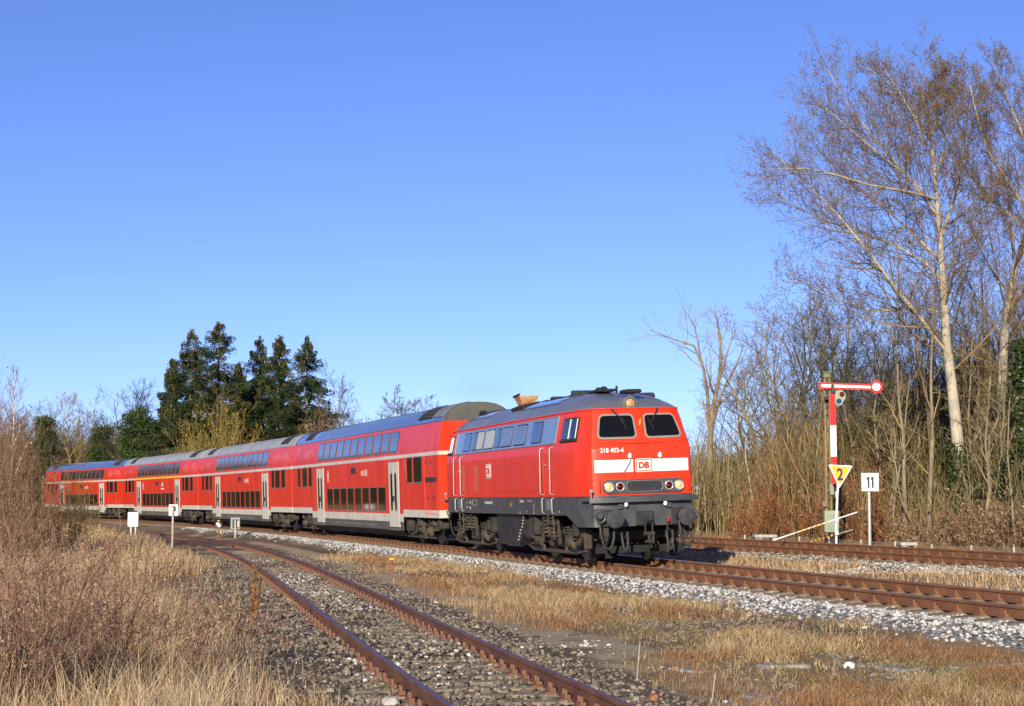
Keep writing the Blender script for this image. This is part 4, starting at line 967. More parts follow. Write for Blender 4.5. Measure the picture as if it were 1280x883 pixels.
def make_signal():
    Y = back_y(1037, 2.9); k = Y / F; X = X_at(1037, Y); g = gz(X, Y)
    root = empty('semaphore_signal', (X, Y, g)); tag(root, 'semaphore signal with a level red and white arm on a lattice mast', 'signal')
    lx = lambda px: (px - 1037) * k; lz = lambda py: Z_at(py, Y) - g
    m = MB(); x0, x1 = lx(1031.5), lx(1037.5); top = lz(471)
    for x in (x0, x1):
        m.box((x, 0, top / 2), (.055, .10, top))
    n = 22
    for i in range(n):
        z0, z1 = top * i / n, top * (i + 1) / n; a, c = (x0, x1) if i % 2 else (x1, x0)
        m.tube([(a, -.05, z0), (c, -.05, z1)], .012, 4); m.tube([(c, .05, z0), (a, .05, z1)], .012, 4)
    m.build('mast', M['mast'], root)
    c = MB(); c.box(((x0 + x1) / 2, 0, lz(470)), (.26, .22, .16), bev=.03); c.box(((x0 + x1) / 2, 0, lz(466)), (.30, .26, .05), bev=.02); c.build('mast_head', M['mast'], root)
    b = MB(); w0, w1 = lx(1037), lx(1044.3)
    ys = [493.5, 532, 571, 611]
    for i in range(3): b.box(((w0 + w1) / 2, -.13, (lz(ys[i]) + lz(ys[i + 1])) / 2), (w1 - w0, .02, lz(ys[i]) - lz(ys[i + 1]) - .001), i % 2)
    b.build('mast_board', [M['signal_red'], M['signal_white']], root)
    ab = empty('arm', (0, 0, 0)); bpy.data.objects.remove(ab)
    za0, za1 = (lz(479) + lz(486.5)) / 2, (lz(480.7) + lz(488)) / 2; xl, xr, xc = lx(1023.8), lx(1088.5), lx(1094.8); hw = (lz(479) - lz(487)) / 2; R = 8.1 * k
    a_ = MB(); a_.prism([(xl, za0 - hw), (xr, za1 - hw * 1.02), (xr, za1 + hw * .82), (xl, za0 + hw)], -.20, -.175)
    a_.cyl((xc, -.2005, za1 + .005), (xc, -.175, za1 + .005), R, 32); arm = a_.build('arm', M['signal_red'], root)
    w = MB(); e = .058
    w.prism([(xl + e, za0 - hw + e), (xr - .02, za1 - hw + e), (xr - .02, za1 + hw * .82 - e), (xl + e, za0 + hw - e)], -.206, -.2); w.build('arm_field', M['signal_white'], arm)
    w = MB(); w.cyl((xc, -.207, za1 + .005), (xc, -.2, za1 + .005), R * .62, 28); w.build('arm_disc', M['signal_white'], arm)
    p = MB(); p.cyl((lx(1040), -.24, za0), (lx(1040), .05, za0), .05, 12); p.box((lx(1040), -.21, za0 - .12), (.10, .05, .26), bev=.01); p.build('pivot', M['black'], root)
    sp = MB(); P = np.array([(1044, 489), (1052, 488), (1057, 493), (1056, 499), (1051, 507), (1046, 508), (1043, 503)]); sp.prism([(lx(a), lz(c)) for a, c in P][::-1], -.155, -.135); spo = sp.build('spectacle', M['cab_green'], root)
    for (px, py, m_) in ((1052.0, 493.5, 'redlamp'), (1048.0, 502, 'bluelamp')):
        q = MB(); q.cyl((lx(px), -.165, lz(py)), (lx(px), -.14, lz(py)), 3.3 * k, 18); q.build('signal_glass', M[m_], spo)
    q = MB(); q.box((lx(1033), -.10, lz(500)), (.14, .12, .22), bev=.02); q.cyl((lx(1033), -.16, lz(502)), (lx(1033), .02, lz(502)), .06, 12); q.build('lamp_case', M['black'], root)
    q = MB(); q.tube([(lx(1030), -.06, lz(496)), (lx(1029.5), -.06, lz(640))], .015, 6); q.tube([(lx(1036), -.1, lz(500)), (lx(1035), -.1, lz(640))], .012, 6); q.build('pull_rod', M['rust'], root)
    q = MB(); q.box((lx(1037.5), -.10, lz(612)), (.15, .14, 14 * k), bev=.02); q.build('relay_box', M['cab_green'], root)
    q = MB(); q.box((lx(1042.5), -.16, lz(618)), (.07, .08, .22), bev=.01); q.build('counter_box', M['alu'], root)
    q = MB(); q.cyl((lx(1028.5), -.2, lz(630)), (lx(1028.5), .1, lz(630)), .10, 12); q.box((lx(1028.5), 0, lz(632)), (.16, .2, .14), bev=.02); q.build('wire_pulley', M['tan_sleeper'], root)
    q = MB(); q.box((lx(1037), .0, lz(652)), (18.5 * k, .34, 27 * k), bev=.015); q.build('drive_cabinet', M['cab_green'], root)
    q = MB(); q.box((lx(1037), 0, lz(675) * .5), (.42, .30, lz(664)), bev=.02); q.build('drive_base', M['soot_and_shade'], root)
    return Y
SIG_Y = make_signal()

def make_sign2():
    Y = back_y(1045, 2.1); k = Y / F; X = X_at(1045, Y); g = gz(X, Y); root = empty('speed_sign', (X, Y, g)); tag(root, 'yellow triangular sign with a black 2 on a white pole with striped rods', 'sign')
    lx = lambda px: (px - 1045) * k; lz = lambda py: Z_at(py, Y) - g
    MB().tube([(lx(1043.0), 0, -.1), (lx(1043.4), 0, lz(650)), (lx(1046.6), 0, lz(600)), (lx(1047), 0, lz(590))], .038, 8).build('pole', M['zinc_white'], root)
    T = np.array([(lx(1034.6), lz(581)), (lx(1047.6), lz(610.5)), (lx(1064.6), lz(582.5))]); c = T.mean(0)
    def rtri(s, r=.09):
        P = c + (T - c) * s; out = []
        for i in range(3):
            p, a, b = P[i], P[i - 1], P[(i + 1) % 3]; out += [p + (a - p) * r * .5, p + (a - p) * r * .12 + (b - p) * r * .12, p + (b - p) * r * .5]
        return np.array(out)
    f0 = lambda x, z, o=0.: np.stack([np.asarray(x, float), -.05 - o + 0 * np.asarray(x, float), np.asarray(z, float)], -1)
    q = MB(); plate(q, f0, rtri(1.0), 0, .02); s_ = q.build('sign_plate', M['signal_white'], root)
    q = MB(); plate(q, f0, rtri(.84), .004, .003); q.build('sign_field', M['sign_yellow'], s_)
    q = MB(); hgt = 15.5 * k; V, _ = text_mesh('2', .03); w = V[:, 0].max() * hgt; sx = 8.2 * k / w; letters(q, f0, '2', lx(1044.6), lz(601), hgt, .008, bold=.03, width=sx); q.build('numeral', M['sign_black'], s_)
    for (p0, p1, m0, m1, n, dy, nm) in (((964, 675.5), (1069, 640.3), 'zinc_white', 'sign_yellow', 34, -.10, 'rod'), ((1008, 678.2), (1063.5, 662.3), 'galv', 'sign_yellow', 22, -.06, 'rod')):
        q = MB(); A = np.array([lx(p0[0]), dy, lz(p0[1])]); B = np.array([lx(p1[0]), dy, lz(p1[1])])
        for i in range(n):
            t0, t1 = i / n, (i + 1) / n; col = 1 if (i % 2 and .22 < t0 < .66 and m0 == 'zinc_white') or (i % 2 and t0 < .64 and m0 != 'zinc_white') else 0
            if m0 != 'zinc_white' and not col and t0 < .62: col = 2
            q.tube([A + (B - A) * t0, A + (B - A) * t1], .022 if m0 == 'zinc_white' else .018, 6, col, cap=False)
        q.build(nm, [M[m0], M[m1], M['black']], root)
    for py in (650.5, 667): MB().box((lx(1043.2), -.05, lz(py)), (.11, .14, .10), bev=.01).build('clamp', M['zinc_white'], root)
make_sign2()

def make_sign11():
    Y = back_y(1085, 2.2); k = Y / F; X = X_at(1085, Y); g = gz(X, Y); root = empty('number_sign', (X, Y, g)); tag(root, 'square white sign with a black 11 on a grey post', 'sign')
    lx = lambda px: (px - 1085) * k; lz = lambda py: Z_at(py, Y) - g
    MB().tube([(lx(1084.6), 0, -.1), (lx(1084.8), 0, lz(612))], .055, 10).build('post', M['galv'], root)
    q = MB(); q.box((lx(1085.7), -.075, lz(603)), (22.4 * k, .025, 23.5 * k), bev=.008); s_ = q.build('sign_plate', M['board_grey'], root)
    f0 = lambda x, z, o=0.: np.stack([np.asarray(x, float), -.0875 - o + 0 * np.asarray(x, float), np.asarray(z, float)], -1)
    q = MB(); q.box((lx(1085.7), -.089, lz(603)), (20.8 * k, .004, 21.9 * k)); q.build('sign_field', M['signal_white'], s_)
    q = MB(); f1 = lambda x, z, o=0.: f0(x, z, o + .006)
    for dx in (-4.9, .3):
        x = lx(1085.7 + dx); P = [(1.6, 0), (4.1, 0), (4.1, 14.2), (2.4, 14.2), (0, 12.0), (0, 9.6), (1.6, 11)]; P = np.array(P) * k + [x, lz(610.3)]
        q.add(f1(P[:, 0], P[:, 1]), [[0, 1, 2, 3, 6], [3, 4, 5, 6]])
    q.build('numerals', M['sign_black'], s_)
make_sign11()

def thing(name, label, cat, loc, mbm, group=None):
    """a thing of named parts: mbm = list of (part name, MB, material)"""
    root = empty(name, loc); tag(root, label, cat, group)
    for n, mb, m in mbm: mb.build(n, m, root)
    return root
def block(px, pxe, extra, h, d, label, dark=None):
    Y = back_y((px + pxe) / 2, extra); X = X_at((px + pxe) / 2, Y); w = (pxe - px) / F * Y; g = gz(X, Y); zz = h
    parts = [('lid', MB().box((0, 0, zz - .05), (w, d, .10), bev=.015), M['concrete'])]
    parts.append(('base', MB().box((-w * .3, 0, (zz - .1) / 2), (w * .3, d * .9, zz - .1), bev=.01).box((w * .38, 0, (zz - .1) / 2), (w * .2, d * .9, zz - .1), bev=.01), M['slab']))
    return thing('trough_block', label, 'concrete block', (X, Y, g), parts)
block(940, 968, 1.8, .42, .6, 'low concrete trough with a dark opening, left of the signal at the striped rod')
block(1121, 1142, 1.9, .40, .5, 'small concrete trough block beside the far track, right of the number 11 sign')
# wire run along the wood edge on low stakes
def wire_run():
    Ys = np.linspace(40, 62, 12); P = []
    for y in Ys:
        bx = back_x(y); P.append((bx + 2.6, y + .8, gz(bx + 2.6, y + .8)))
    P = np.array(P); root = empty('wire_run', P[0]); tag(root, 'thin signal wires on low stakes along the foot of the wood', 'signal wire')
    for dz in (.33, .25): MB().tube(P - P[0] + [0, 0, dz], .008, 4).build('wire', M['galv'], root)
    for p in P: MB().box(p - P[0] + [0, 0, .18], (.05, .05, .42)).build('stake', M['galv'], root)
wire_run()

def left_things():
    # white cabinet on two legs
    Y = 90.; k = Y / F; X = X_at(169, Y); g = gz(X, Y); lz = lambda py: Z_at(py, Y) - g
    w = 13 * k; h0, h1 = lz(658.5), lz(640.5)
    thing('switch_cabinet', 'white metal cabinet on short legs in the dry grass in front of the coaches', 'cabinet', (X, Y, g),
          [('cabinet_box', MB().box((0, 0, (h0 + h1) / 2), (w, .25, h1 - h0), bev=.01), M['zinc_white']), ('door', MB().box((0, -.128, (h0 + h1) / 2), (w * .9, .012, (h1 - h0) * .92), bev=.004), M['signal_white']),
           ('leg', MB().box((-w * .22, 0, h0 / 2 - .05), (.07, .07, h0 + .1)), M['galv']), ('leg', MB().box((w * .22, 0, h0 / 2 - .05), (.07, .07, h0 + .1)), M['galv']), ('lock', MB().box((w * .36, -.137, (h0 + h1) / 2), (.03, .02, .08)), M['black'])])
    # post in front carrying the white board seen behind it
    Y = 66.; k = Y / F; X = X_at(218, Y); g = gz(X, Y); lz = lambda py: Z_at(py, Y) - g
    top = lz(633.5)
    thing('board_post', 'grey post in the dry grass with a white board fixed behind its top', 'post', (X, Y, g),
          [('post', MB().box((0, 0, top / 2 - .1), (.07, .07, top + .2), bev=.006), M['post']), ('board', MB().box((0, .06, lz(638)), (11 * k, .02, 14 * k), bev=.004), M['signal_white']), ('clamp', MB().box((.06, .04, lz(636.5)), (.08, .04, .16)).box((0, .04, lz(633.5)), (.16, .04, .05)), M['black'])])
    # grey box board with a post, low shunting signal, small yellow marker
    Y = 89.; k = Y / F; X = X_at(296, Y); g = gz(X, Y); lz = lambda py: Z_at(py, Y) - g
    thing('relay_board', 'small grey box on a pale stake beside the train, right of the striped dwarf signal', 'box', (X, Y, g),
          [('box', MB().box((0, 0, lz(654.5)), (11.5 * k, .16, 14.5 * k), bev=.01), M['board_grey']), ('panel', MB().box((.02, -.085, lz(655)), (8 * k, .01, 11 * k)), M['rubber']), ('stake', MB().box((.02, -.14, lz(662) * .5 + .12), (.09, .08, lz(650) + .2), bev=.01), M['post']), ('tag_plate', MB().box((.15, -.09, lz(655)), (.035, .02, .32)), M['signal_white'])])
    X = X_at(275, Y); g = gz(X, Y); lz = lambda py: Z_at(py, Y) - g
    q = MB(); q.cyl((0, -.02, lz(656)), (0, .10, lz(656)), 4 * k, 24)
    s_ = MB(); s_.prism(np.array([(-.13, .04), (.02, -.14), (.13, -.06), (-.03, .13)]) + [0, lz(656)], -.03, -.021)
    thing('dwarf_signal', 'dwarf signal, a black disc with a white diagonal bar, low beside the rails', 'signal', (X, Y, g), [('disc', q, M['black']), ('bar', s_, M['signal_white']), ('stem', MB().cyl((0, .05, -.05), (0, .05, lz(659)), .04, 8), M['rust']), ('lamp_cap', MB().box((0, .03, lz(651)), (.14, .10, .05), bev=.01), M['orange'])])
    Y = 49.; X = X_at(490, Y); g = gz(X, Y); k = Y / F; lz = lambda py: Z_at(py, Y) - g
    thing('track_marker', 'small rusty marker peg with a pale yellow cap between the tracks', 'marker', (X, Y, g), [('peg', MB().cyl((0, 0, -.05), (0, 0, max(.1, lz(699.5))), .04, 8), M['rust']), ('cap', MB().box((.02, 0, max(.1, lz(699))), (.16, .13, .06), bev=.02), M['sign_yellow'])])
left_things()

# ------------------------------------------------------------------ loose stones
_ico = None
def stones_mesh(name, label, P, size, cols, rng, seed_shapes=24, flat=.7):
    """many loose stones, each an irregular 12-point lump"""
    t = (1 + 5 ** .5) / 2
    B = np.array([(-1, t, 0), (1, t, 0), (-1, -t, 0), (1, -t, 0), (0, -1, t), (0, 1, t), (0, -1, -t), (0, 1, -t), (t, 0, -1), (t, 0, 1), (-t, 0, -1), (-t, 0, 1)]) / 1.9
    Fi = np.array([(0, 11, 5), (0, 5, 1), (0, 1, 7), (0, 7, 10), (0, 10, 11), (1, 5, 9), (5, 11, 4), (11, 10, 2), (10, 7, 6), (7, 1, 8), (3, 9, 4), (3, 4, 2), (3, 2, 6), (3, 6, 8), (3, 8, 9), (4, 9, 5), (2, 4, 11), (6, 2, 10), (8, 6, 7), (9, 8, 1)])
    shp = B[None] * rng.uniform(.55, 1.25, (seed_shapes, 12, 1)) * rng.uniform(.7, 1.3, (seed_shapes, 1, 3))
    n = len(P); k = rng.integers(0, seed_shapes, n); a = rng.uniform(0, 2 * PI, n); V = shp[k]
    ca, sa = np.cos(a)[:, None], np.sin(a)[:, None]; V = np.stack([V[..., 0] * ca - V[..., 1] * sa, V[..., 0] * sa + V[..., 1] * ca, V[..., 2] * flat], -1)
    V = V * size[:, None, None] * .5 + P[:, None]
    Fs = (np.arange(n) * 12)[:, None, None] + Fi
    r = np.repeat(rng.uniform(0, 1, n), 12)
    o = mesh(name, V.reshape(-1, 3), [Fs.reshape(-1, 3)], ramp_attr(name + '_stone', cols, .9), attrs=dict(rnd=r), smooth='flat'); tag(o, label, kind='stuff'); return o

def along(nm, n, y0, y1, o0, o1, rng, bias=1.5):
    """n points beside a track, denser near the camera"""
    t = TR[nm]; u = rng.uniform(0, 1, n) ** bias; Y = y0 + (y1 - y0) * u; X0 = np.interp(Y, t['P'][:, 1], t['P'][:, 0]); Tx = np.interp(Y, t['P'][:, 1], t['T'][:, 0]); Ty = np.interp(Y, t['P'][:, 1], t['T'][:, 1])
    o = o0 + (o1 - o0) * rng.uniform(0, 1, n); return np.stack([X0 + Ty * o, Y - Tx * o], 1), o
def inview(XY, m=1.0): return np.abs(XY[:, 0]) < .305 * XY[:, 1] + m
def lift(XY, dz=0.):
    g, _ = ground(XY[:, 0], XY[:, 1]); return np.column_stack([XY, g + dz])
def scatter(n, y0, y1, px0, px1, rng, bias=1.6):
    Y = y0 + (y1 - y0) * rng.uniform(0, 1, n) ** bias; px = px0 + (px1 - px0) * rng.uniform(0, 1, n); return np.stack([X_at(px, Y), Y], 1)
rng = np.random.default_rng(11)
WHITE = [(.09, .08, .07), (.33, .325, .32), (.50, .495, .49), (.62, .61, .60), (.33, .30, .265), (.17, .15, .125)]
DARK = [(.055, .046, .036), (.11, .09, .07), (.16, .13, .10), (.21, .165, .12), (.28, .24, .19)]
A_, o_ = along('main', 24000, 20, 110, -2.3, -.85, rng); keep = inview(A_) & (rng.uniform(0, 1, len(A_)) < np.clip((o_ + 2.15 + .5 * (vnoise(A_[:, 0] * 1.2, A_[:, 1] * .6, 61) - .5)) / .5, .02, 1)); W1 = A_[keep]
A_, o_ = along('main', 7000, 20, 80, .85, 2.1, rng); W2 = A_[inview(A_) & (vnoise(A_[:, 0] * .5, A_[:, 1] * .22, 3) > .45)]
A_, o_ = along('main', 6000, 20, 80, -.68, .68, rng); W3 = A_[inview(A_) & (rng.uniform(0, 1, len(A_)) < .5)]
hx, hy = X_at(1118, 38.), 38.5; h_ = rng.normal(0, 1, (700, 2)) * [1.0, .45] + [hx, hy]; hp_ = lift(h_); hp_[:, 2] += .24 * np.exp(-(((h_ - [hx, hy]) / [1.1, .5]) ** 2).sum(1)) * rng.uniform(.2, 1, 700)
PW = np.vstack([lift(W1, .012), lift(W2, .012), lift(W3, -.005), hp_])
stones_mesh('white_ballast', 'loose white ballast stones along the main track', PW, rng.uniform(.035, .085, len(PW)), WHITE, rng)
A_, o_ = along('side', 44000, 12.5, 62, -3.0, 2.9, rng, 1.7); dens = np.where(np.abs(o_) < 1.35, .8, .75) * np.where(o_ > 0, np.clip((2.05 - o_) / .5, 0, 1), np.clip((2.95 + o_) / .7, 0, 1)); D1 = A_[inview(A_) & (rng.uniform(0, 1, len(A_)) < dens) & (np.abs(np.abs(o_) - .7535) > .09)]
A_, o_ = along('main', 9000, 20, 60, -5.2, -2.5, rng); D2 = A_[inview(A_) & (vnoise(A_[:, 0] * .6, A_[:, 1] * .4, 9) > .35)]
A_, o_ = along('back', 7000, 38, 72, -3.0, -.85, rng); D3 = A_[inview(A_)]
A_ = scatter(9000, 13, 50, 520, 1320, rng, 1.2); os_, _, _ = off('side', A_[:, 0], A_[:, 1]); om_, _, _ = off('main', A_[:, 0], A_[:, 1]); D4 = A_[(os_ > 3) & (om_ < -2.6) & (vnoise(A_[:, 0] * .7, A_[:, 1] * .5, 17) > .42)]
oD, _, _ = off('side', D1[:, 0], D1[:, 1]); dz = np.where((np.abs(oD) < 1.32) & (rng.uniform(0, 1, len(D1)) < .6), .026, .006)
PD = np.vstack([lift(D1, dz), lift(D2, .006), lift(D3, .01), lift(D4, .0)])
stones_mesh('dark_gravel', 'dark old gravel around the siding and between the tracks', PD, rng.uniform(.022, .075, len(PD)) * np.where(rng.uniform(0, 1, len(PD)) < .03, 1.7, 1), DARK, rng)
A_, o_ = along('side', 5200, 12.5, 60, -2.6, 2.6, rng, 1.6); cl = vnoise(A_[:, 0] * .9, A_[:, 1] * .35, 21); L1 = A_[inview(A_) & (np.abs(np.abs(o_) - .7535) > .09) & ((cl > .66) & (np.abs(o_) < .9) | (cl > .84) & (o_ > -1.3) | (rng.uniform(0, 1, len(A_)) < .03))]
A_, o_ = along('side', 380, 30, 46, -.5, .5, rng, 1.0); L1 = np.vstack([L1, A_])
A_, o_ = along('back', 2600, 38, 72, -2.9, -.9, rng); L2 = A_[inview(A_)]
PL = np.vstack([lift(L1, .02), lift(L2, .02)])
stones_mesh('pale_stones', 'pale stones scattered over the dark gravel', PL, rng.uniform(.025, .07, len(PL)), [(.24, .20, .15), (.46, .45, .43), (.60, .59, .58), (.34, .30, .25)], rng)

# ------------------------------------------------------------------ grass
def blades(name, label, XY, h, w, lean, cols, rng, curve=.5, trans=.15):
    P = lift(XY, -.01); n = len(P); a = rng.uniform(0, 2 * PI, n); L = np.abs(rng.normal(lean, lean * .6, n)) * h
    b = rng.uniform(0, PI, n); S_ = np.stack([np.cos(b), np.sin(b), 0 * b], 1) * (w * .5)[:, None]
    D = np.stack([np.cos(a), np.sin(a), 0 * a], 1)
    m1 = P + D * (L * .35)[:, None] + np.array([0, 0, 1.]) * (h * .55)[:, None]
    tip = P + D * L[:, None] + np.array([0, 0, 1.]) * (h * np.sqrt(np.clip(1 - lean ** 2, .2, 1)))[:, None]
    V = np.stack([P - S_, P + S_, m1 + S_ * .8, m1 - S_ * .8, tip], 1).reshape(-1, 3); i = (np.arange(n) * 5)[:, None]
    o = mesh(name, V, [i + [0, 1, 2, 3], i + [3, 2, 4]], ramp_attr(name + '_blade', cols, .75, trans), attrs=dict(rnd=np.repeat(rng.uniform(0, 1, n), 5))); tag(o, label, kind='stuff'); return o
STRAW = [(.17, .10, .052), (.37, .235, .125), (.52, .36, .20), (.42, .275, .145), (.66, .51, .33)]
rng = np.random.default_rng(5)
A_ = scatter(300000, 11.0, 75, -60, 560, rng, 1.45); os_, _, _ = off('side', A_[:, 0], A_[:, 1])
edge = -1.75 + 1.0 * (vnoise(A_[:, 0] * .7, A_[:, 1] * .4, 4) - .5) - 2.0 * np.exp(-((A_[:, 1] - 36) / 7) ** 2)
soft = (edge - os_) / .9
k_ = (rng.uniform(0, 1, len(A_)) < np.clip(soft, 0, 1)) | ((os_ < -1.5) & (rng.uniform(0, 1, len(A_)) < .06)); G = A_[k_]; om_, _, _ = off('main', G[:, 0], G[:, 1]); G = G[om_ < -3.2]
tuft = vnoise(G[:, 0] * 1.1, G[:, 1] * 1.1, 8); big = vnoise(G[:, 0] * .35, G[:, 1] * .35, 18); cut = vnoise(G[:, 0] * .8, G[:, 1] * .8, 28)
kk = rng.uniform(0, 1, len(G)) < .16 + 1.3 * np.clip(cut - .25, 0, 1); G, tuft, big = G[kk], tuft[kk], big[kk]
os2, _, _ = off('side', G[:, 0], G[:, 1])
hh = (.12 + .42 * tuft ** 1.5 + .28 * big ** 2) * rng.uniform(.4, 1.35, len(G)) * np.clip((-os2 - .6) / 2.4, .3, 1.1)
lean = .35 + .45 * vnoise(G[:, 0] * .6, G[:, 1] * .6, 38)
dist = G[:, 1]
def part(sel, nm, lb, lean, cols, wk=1.): blades(nm, lb, G[sel], hh[sel], (.0030 + .00024 * dist[sel]) * wk, lean, cols, rng)
sp_ = rng.uniform(0, 1, len(G)) < .5
part(sp_, 'tall_dry_grass', 'tall straw-coloured dry grass left of the siding', .40, STRAW)
part(~sp_, 'flattened_dry_grass', 'leaning and flattened dead grass left of the siding', .85, [(.10, .055, .03), (.26, .145, .07), (.38, .25, .125), (.56, .43, .25)], 1.15)
A_ = G[rng.choice(len(G), 7000, replace=False)]; blades('bent_stalks', 'long thin stalks standing above the dry grass', A_, rng.uniform(.4, .85, len(A_)) * np.clip((-off('side', A_[:, 0], A_[:, 1])[0] - 1) / 2, .4, 1), .003 + .0002 * A_[:, 1], .38, [(.42, .30, .17), (.62, .50, .33), (.28, .16, .08)], rng)
A_ = scatter(30000, 75, 150, -80, 330, rng, 1.0); om_, _, _ = off('main', A_[:, 0], A_[:, 1]); os_, _, _ = off('side', A_[:, 0], A_[:, 1]); A_ = A_[(om_ < -3.5) & (os_ < -1.8)]
blades('distant_dry_grass', 'dry grass in front of the far coaches', A_, rng.uniform(.15, .6, len(A_)), .008 + .0003 * A_[:, 1], .5, STRAW, rng)
# between the siding and the main track
A_ = scatter(400000, 12.5, 62, 380, 1340, rng, 1.35); os_, _, _ = off('side', A_[:, 0], A_[:, 1]); om_, _, _ = off('main', A_[:, 0], A_[:, 1])
pat = .5 * vnoise(A_[:, 0] * .50, A_[:, 1] * .30, 12) + .3 * vnoise(A_[:, 0] * 1.6, A_[:, 1] * 1.0, 13) + .2 * vnoise(A_[:, 0] * 5, A_[:, 1] * 3, 14)
pr = np.clip((pat - .425 - (.08 + .12 * (A_[:, 1] < 40)) * (om_ > -4.0) - .14 * (os_ < 3.2) + .12 * (A_[:, 1] > 32)) / .16, .08, 1) * np.clip((os_ - 1.7) / 1.3, 0, 1) * np.clip((-om_ - 1.7) / .5, 0, 1)
pr = pr * (1 - .85 * ((os_ > 1.7) & (os_ < 3.0) & (vnoise(A_[:, 0] * .3, A_[:, 1] * .16, 5) > .42)))
k_ = rng.uniform(0, 1, len(A_)) < pr; G2 = A_[k_]; p2 = pat[k_]
blades('short_dry_grass', 'short dry grass in patches between the siding and the main track', G2, (.05 + .34 * np.clip(p2 - .36, 0, 1)) * rng.uniform(.4, 1.7, len(G2)), .0022 + .00022 * G2[:, 1], .6, [(.18, .105, .055), (.38, .245, .125), (.52, .37, .205), (.34, .25, .12), (.64, .51, .34)], rng)
A_ = scatter(160000, 12.8, 60, 400, 1320, rng, 1.3); os_, _, _ = off('side', A_[:, 0], A_[:, 1]); om_, _, _ = off('main', A_[:, 0], A_[:, 1])
pat = .5 * vnoise(A_[:, 0] * .5, A_[:, 1] * .3, 31) + .5 * vnoise(A_[:, 0] * 1.5, A_[:, 1] * 1.0, 32); k_ = (os_ > 2.0) & (om_ < -2.4) & (rng.uniform(0, 1, len(A_)) < np.clip((pat - .47) / .14, .06, 1) * np.clip((os_ - 1.8) / 1.2, 0, 1)); G3 = A_[k_]
blades('red_brown_weeds', 'fuzzy red-brown dead weeds between the tracks', G3, (.06 + .42 * np.clip(pat[k_] - .46, 0, 1)) * rng.uniform(.4, 1.8, len(G3)), .0018 + .00016 * G3[:, 1], .75, [(.15, .07, .032), (.30, .145, .062), (.40, .22, .10), (.24, .115, .05)], rng)
A_ = scatter(40000, 15, 40, 560, 1280, rng, 1.2); os_, _, _ = off('side', A_[:, 0], A_[:, 1]); om_, _, _ = off('main', A_[:, 0], A_[:, 1])
pat = .6 * vnoise(A_[:, 0] * .8, A_[:, 1] * .5, 41) + .4 * vnoise(A_[:, 0] * 3, A_[:, 1] * 2, 42); k_ = (os_ > 3.6) & (om_ < -3.0) & (rng.uniform(0, 1, len(A_)) < np.clip((pat - .52) / .15, 0, 1)); G4 = A_[k_]
blades('green_grass', 'a few greener grass tufts among the dry grass', G4, rng.uniform(.05, .15, len(G4)), .003 + .0002 * G4[:, 1], .6, [(.12, .13, .03), (.20, .19, .06), (.36, .30, .13)], rng)
A_, o_ = along('main', 22000, 24, 80, 1.9, 7.5, rng, 1.2); ob_, _, _ = off('back', A_[:, 0], A_[:, 1]); k_ = inview(A_) & (ob_ < -2.9); G5 = A_[k_]
blades('middle_grass', 'dry grass strip between the main track and the far track', G5, rng.uniform(.06, .22, len(G5)), .004 + .00026 * G5[:, 1], .5, STRAW, rng)

# ------------------------------------------------------------------ trees and brush
def unit(v): return v / (np.linalg.norm(v, axis=-1, keepdims=True) + 1e-9)
def grow(P, R, n, rng, tr=(.2, 1.), ang=(30, 60), ln=(.3, .6), taper=.5, up=.25, K=4, rr_=.55, wig=.10, tip=.25, absolute=False, rmin=.004, flat=None):
    """n child branches on every parent path"""
    N, Kp, _ = P.shape; L = np.linalg.norm(np.diff(P, axis=1), axis=2).sum(1)
    i = np.repeat(np.arange(N), n); m = len(i)
    t = tr[0] + (tr[1] - tr[0]) * ((np.tile(np.arange(n), N) + rng.uniform(0, 1, m)) / n)
    f = t * (Kp - 1); k = np.minimum(f.astype(int), Kp - 2); w = (f - k)[:, None]
    A = P[i, k] * (1 - w) + P[i, k + 1] * w; T = unit(P[i, k + 1] - P[i, k]); r0 = R[i, k] * (1 - w[:, 0]) + R[i, k + 1] * w[:, 0]
    ph = np.tile(np.arange(n), N) * 2.4 + rng.uniform(0, 6.28, N)[i] + rng.normal(0, .5, m)
    q = unit(np.cross(T, unit(rng.normal(0, 1, (m, 3))))) if flat else None
    ref = np.where(np.abs(T[:, 2:3]) > .8, [[1., .1, 0]], [[0., .1, 1.]]); a = unit(np.cross(T, ref)); b = np.cross(T, a)
    perp = a * np.cos(ph)[:, None] + b * np.sin(ph)[:, None]
    an = np.radians(rng.uniform(*ang, m))[:, None]; D = T * np.cos(an) + perp * np.sin(an)
    l_ = rng.uniform(*ln, m) * (1 if absolute else L[i]) * (1 - taper * (t - tr[0]) / max(1e-6, tr[1] - tr[0]))
    out = np.empty((m, K, 3)); out[:, 0] = A; d = D.copy()
    for s in range(1, K):
        d = unit(d + rng.normal(0, wig, (m, 3)) + np.array([0, 0, up / (K - 1)])); out[:, s] = out[:, s - 1] + d * (l_ / (K - 1))[:, None]
    r = np.maximum(r0 * rr_, rmin)[:, None] * np.linspace(1, tip, K)
    return out, np.maximum(r, rmin * .6)
def smoothpath(pts, K):
    P = np.asarray(pts, float); s = np.concatenate([[0], np.cumsum(np.linalg.norm(np.diff(P, axis=0), axis=1))]); t = np.linspace(0, s[-1], K * 6)
    Q = np.stack([np.interp(t, s, P[:, k]) for k in range(3)], 1)
    for _ in range(6): Q[1:-1] = (Q[:-2] + 2 * Q[1:-1] + Q[2:]) / 4
    return Q[np.linspace(0, len(Q) - 1, K).astype(int)]
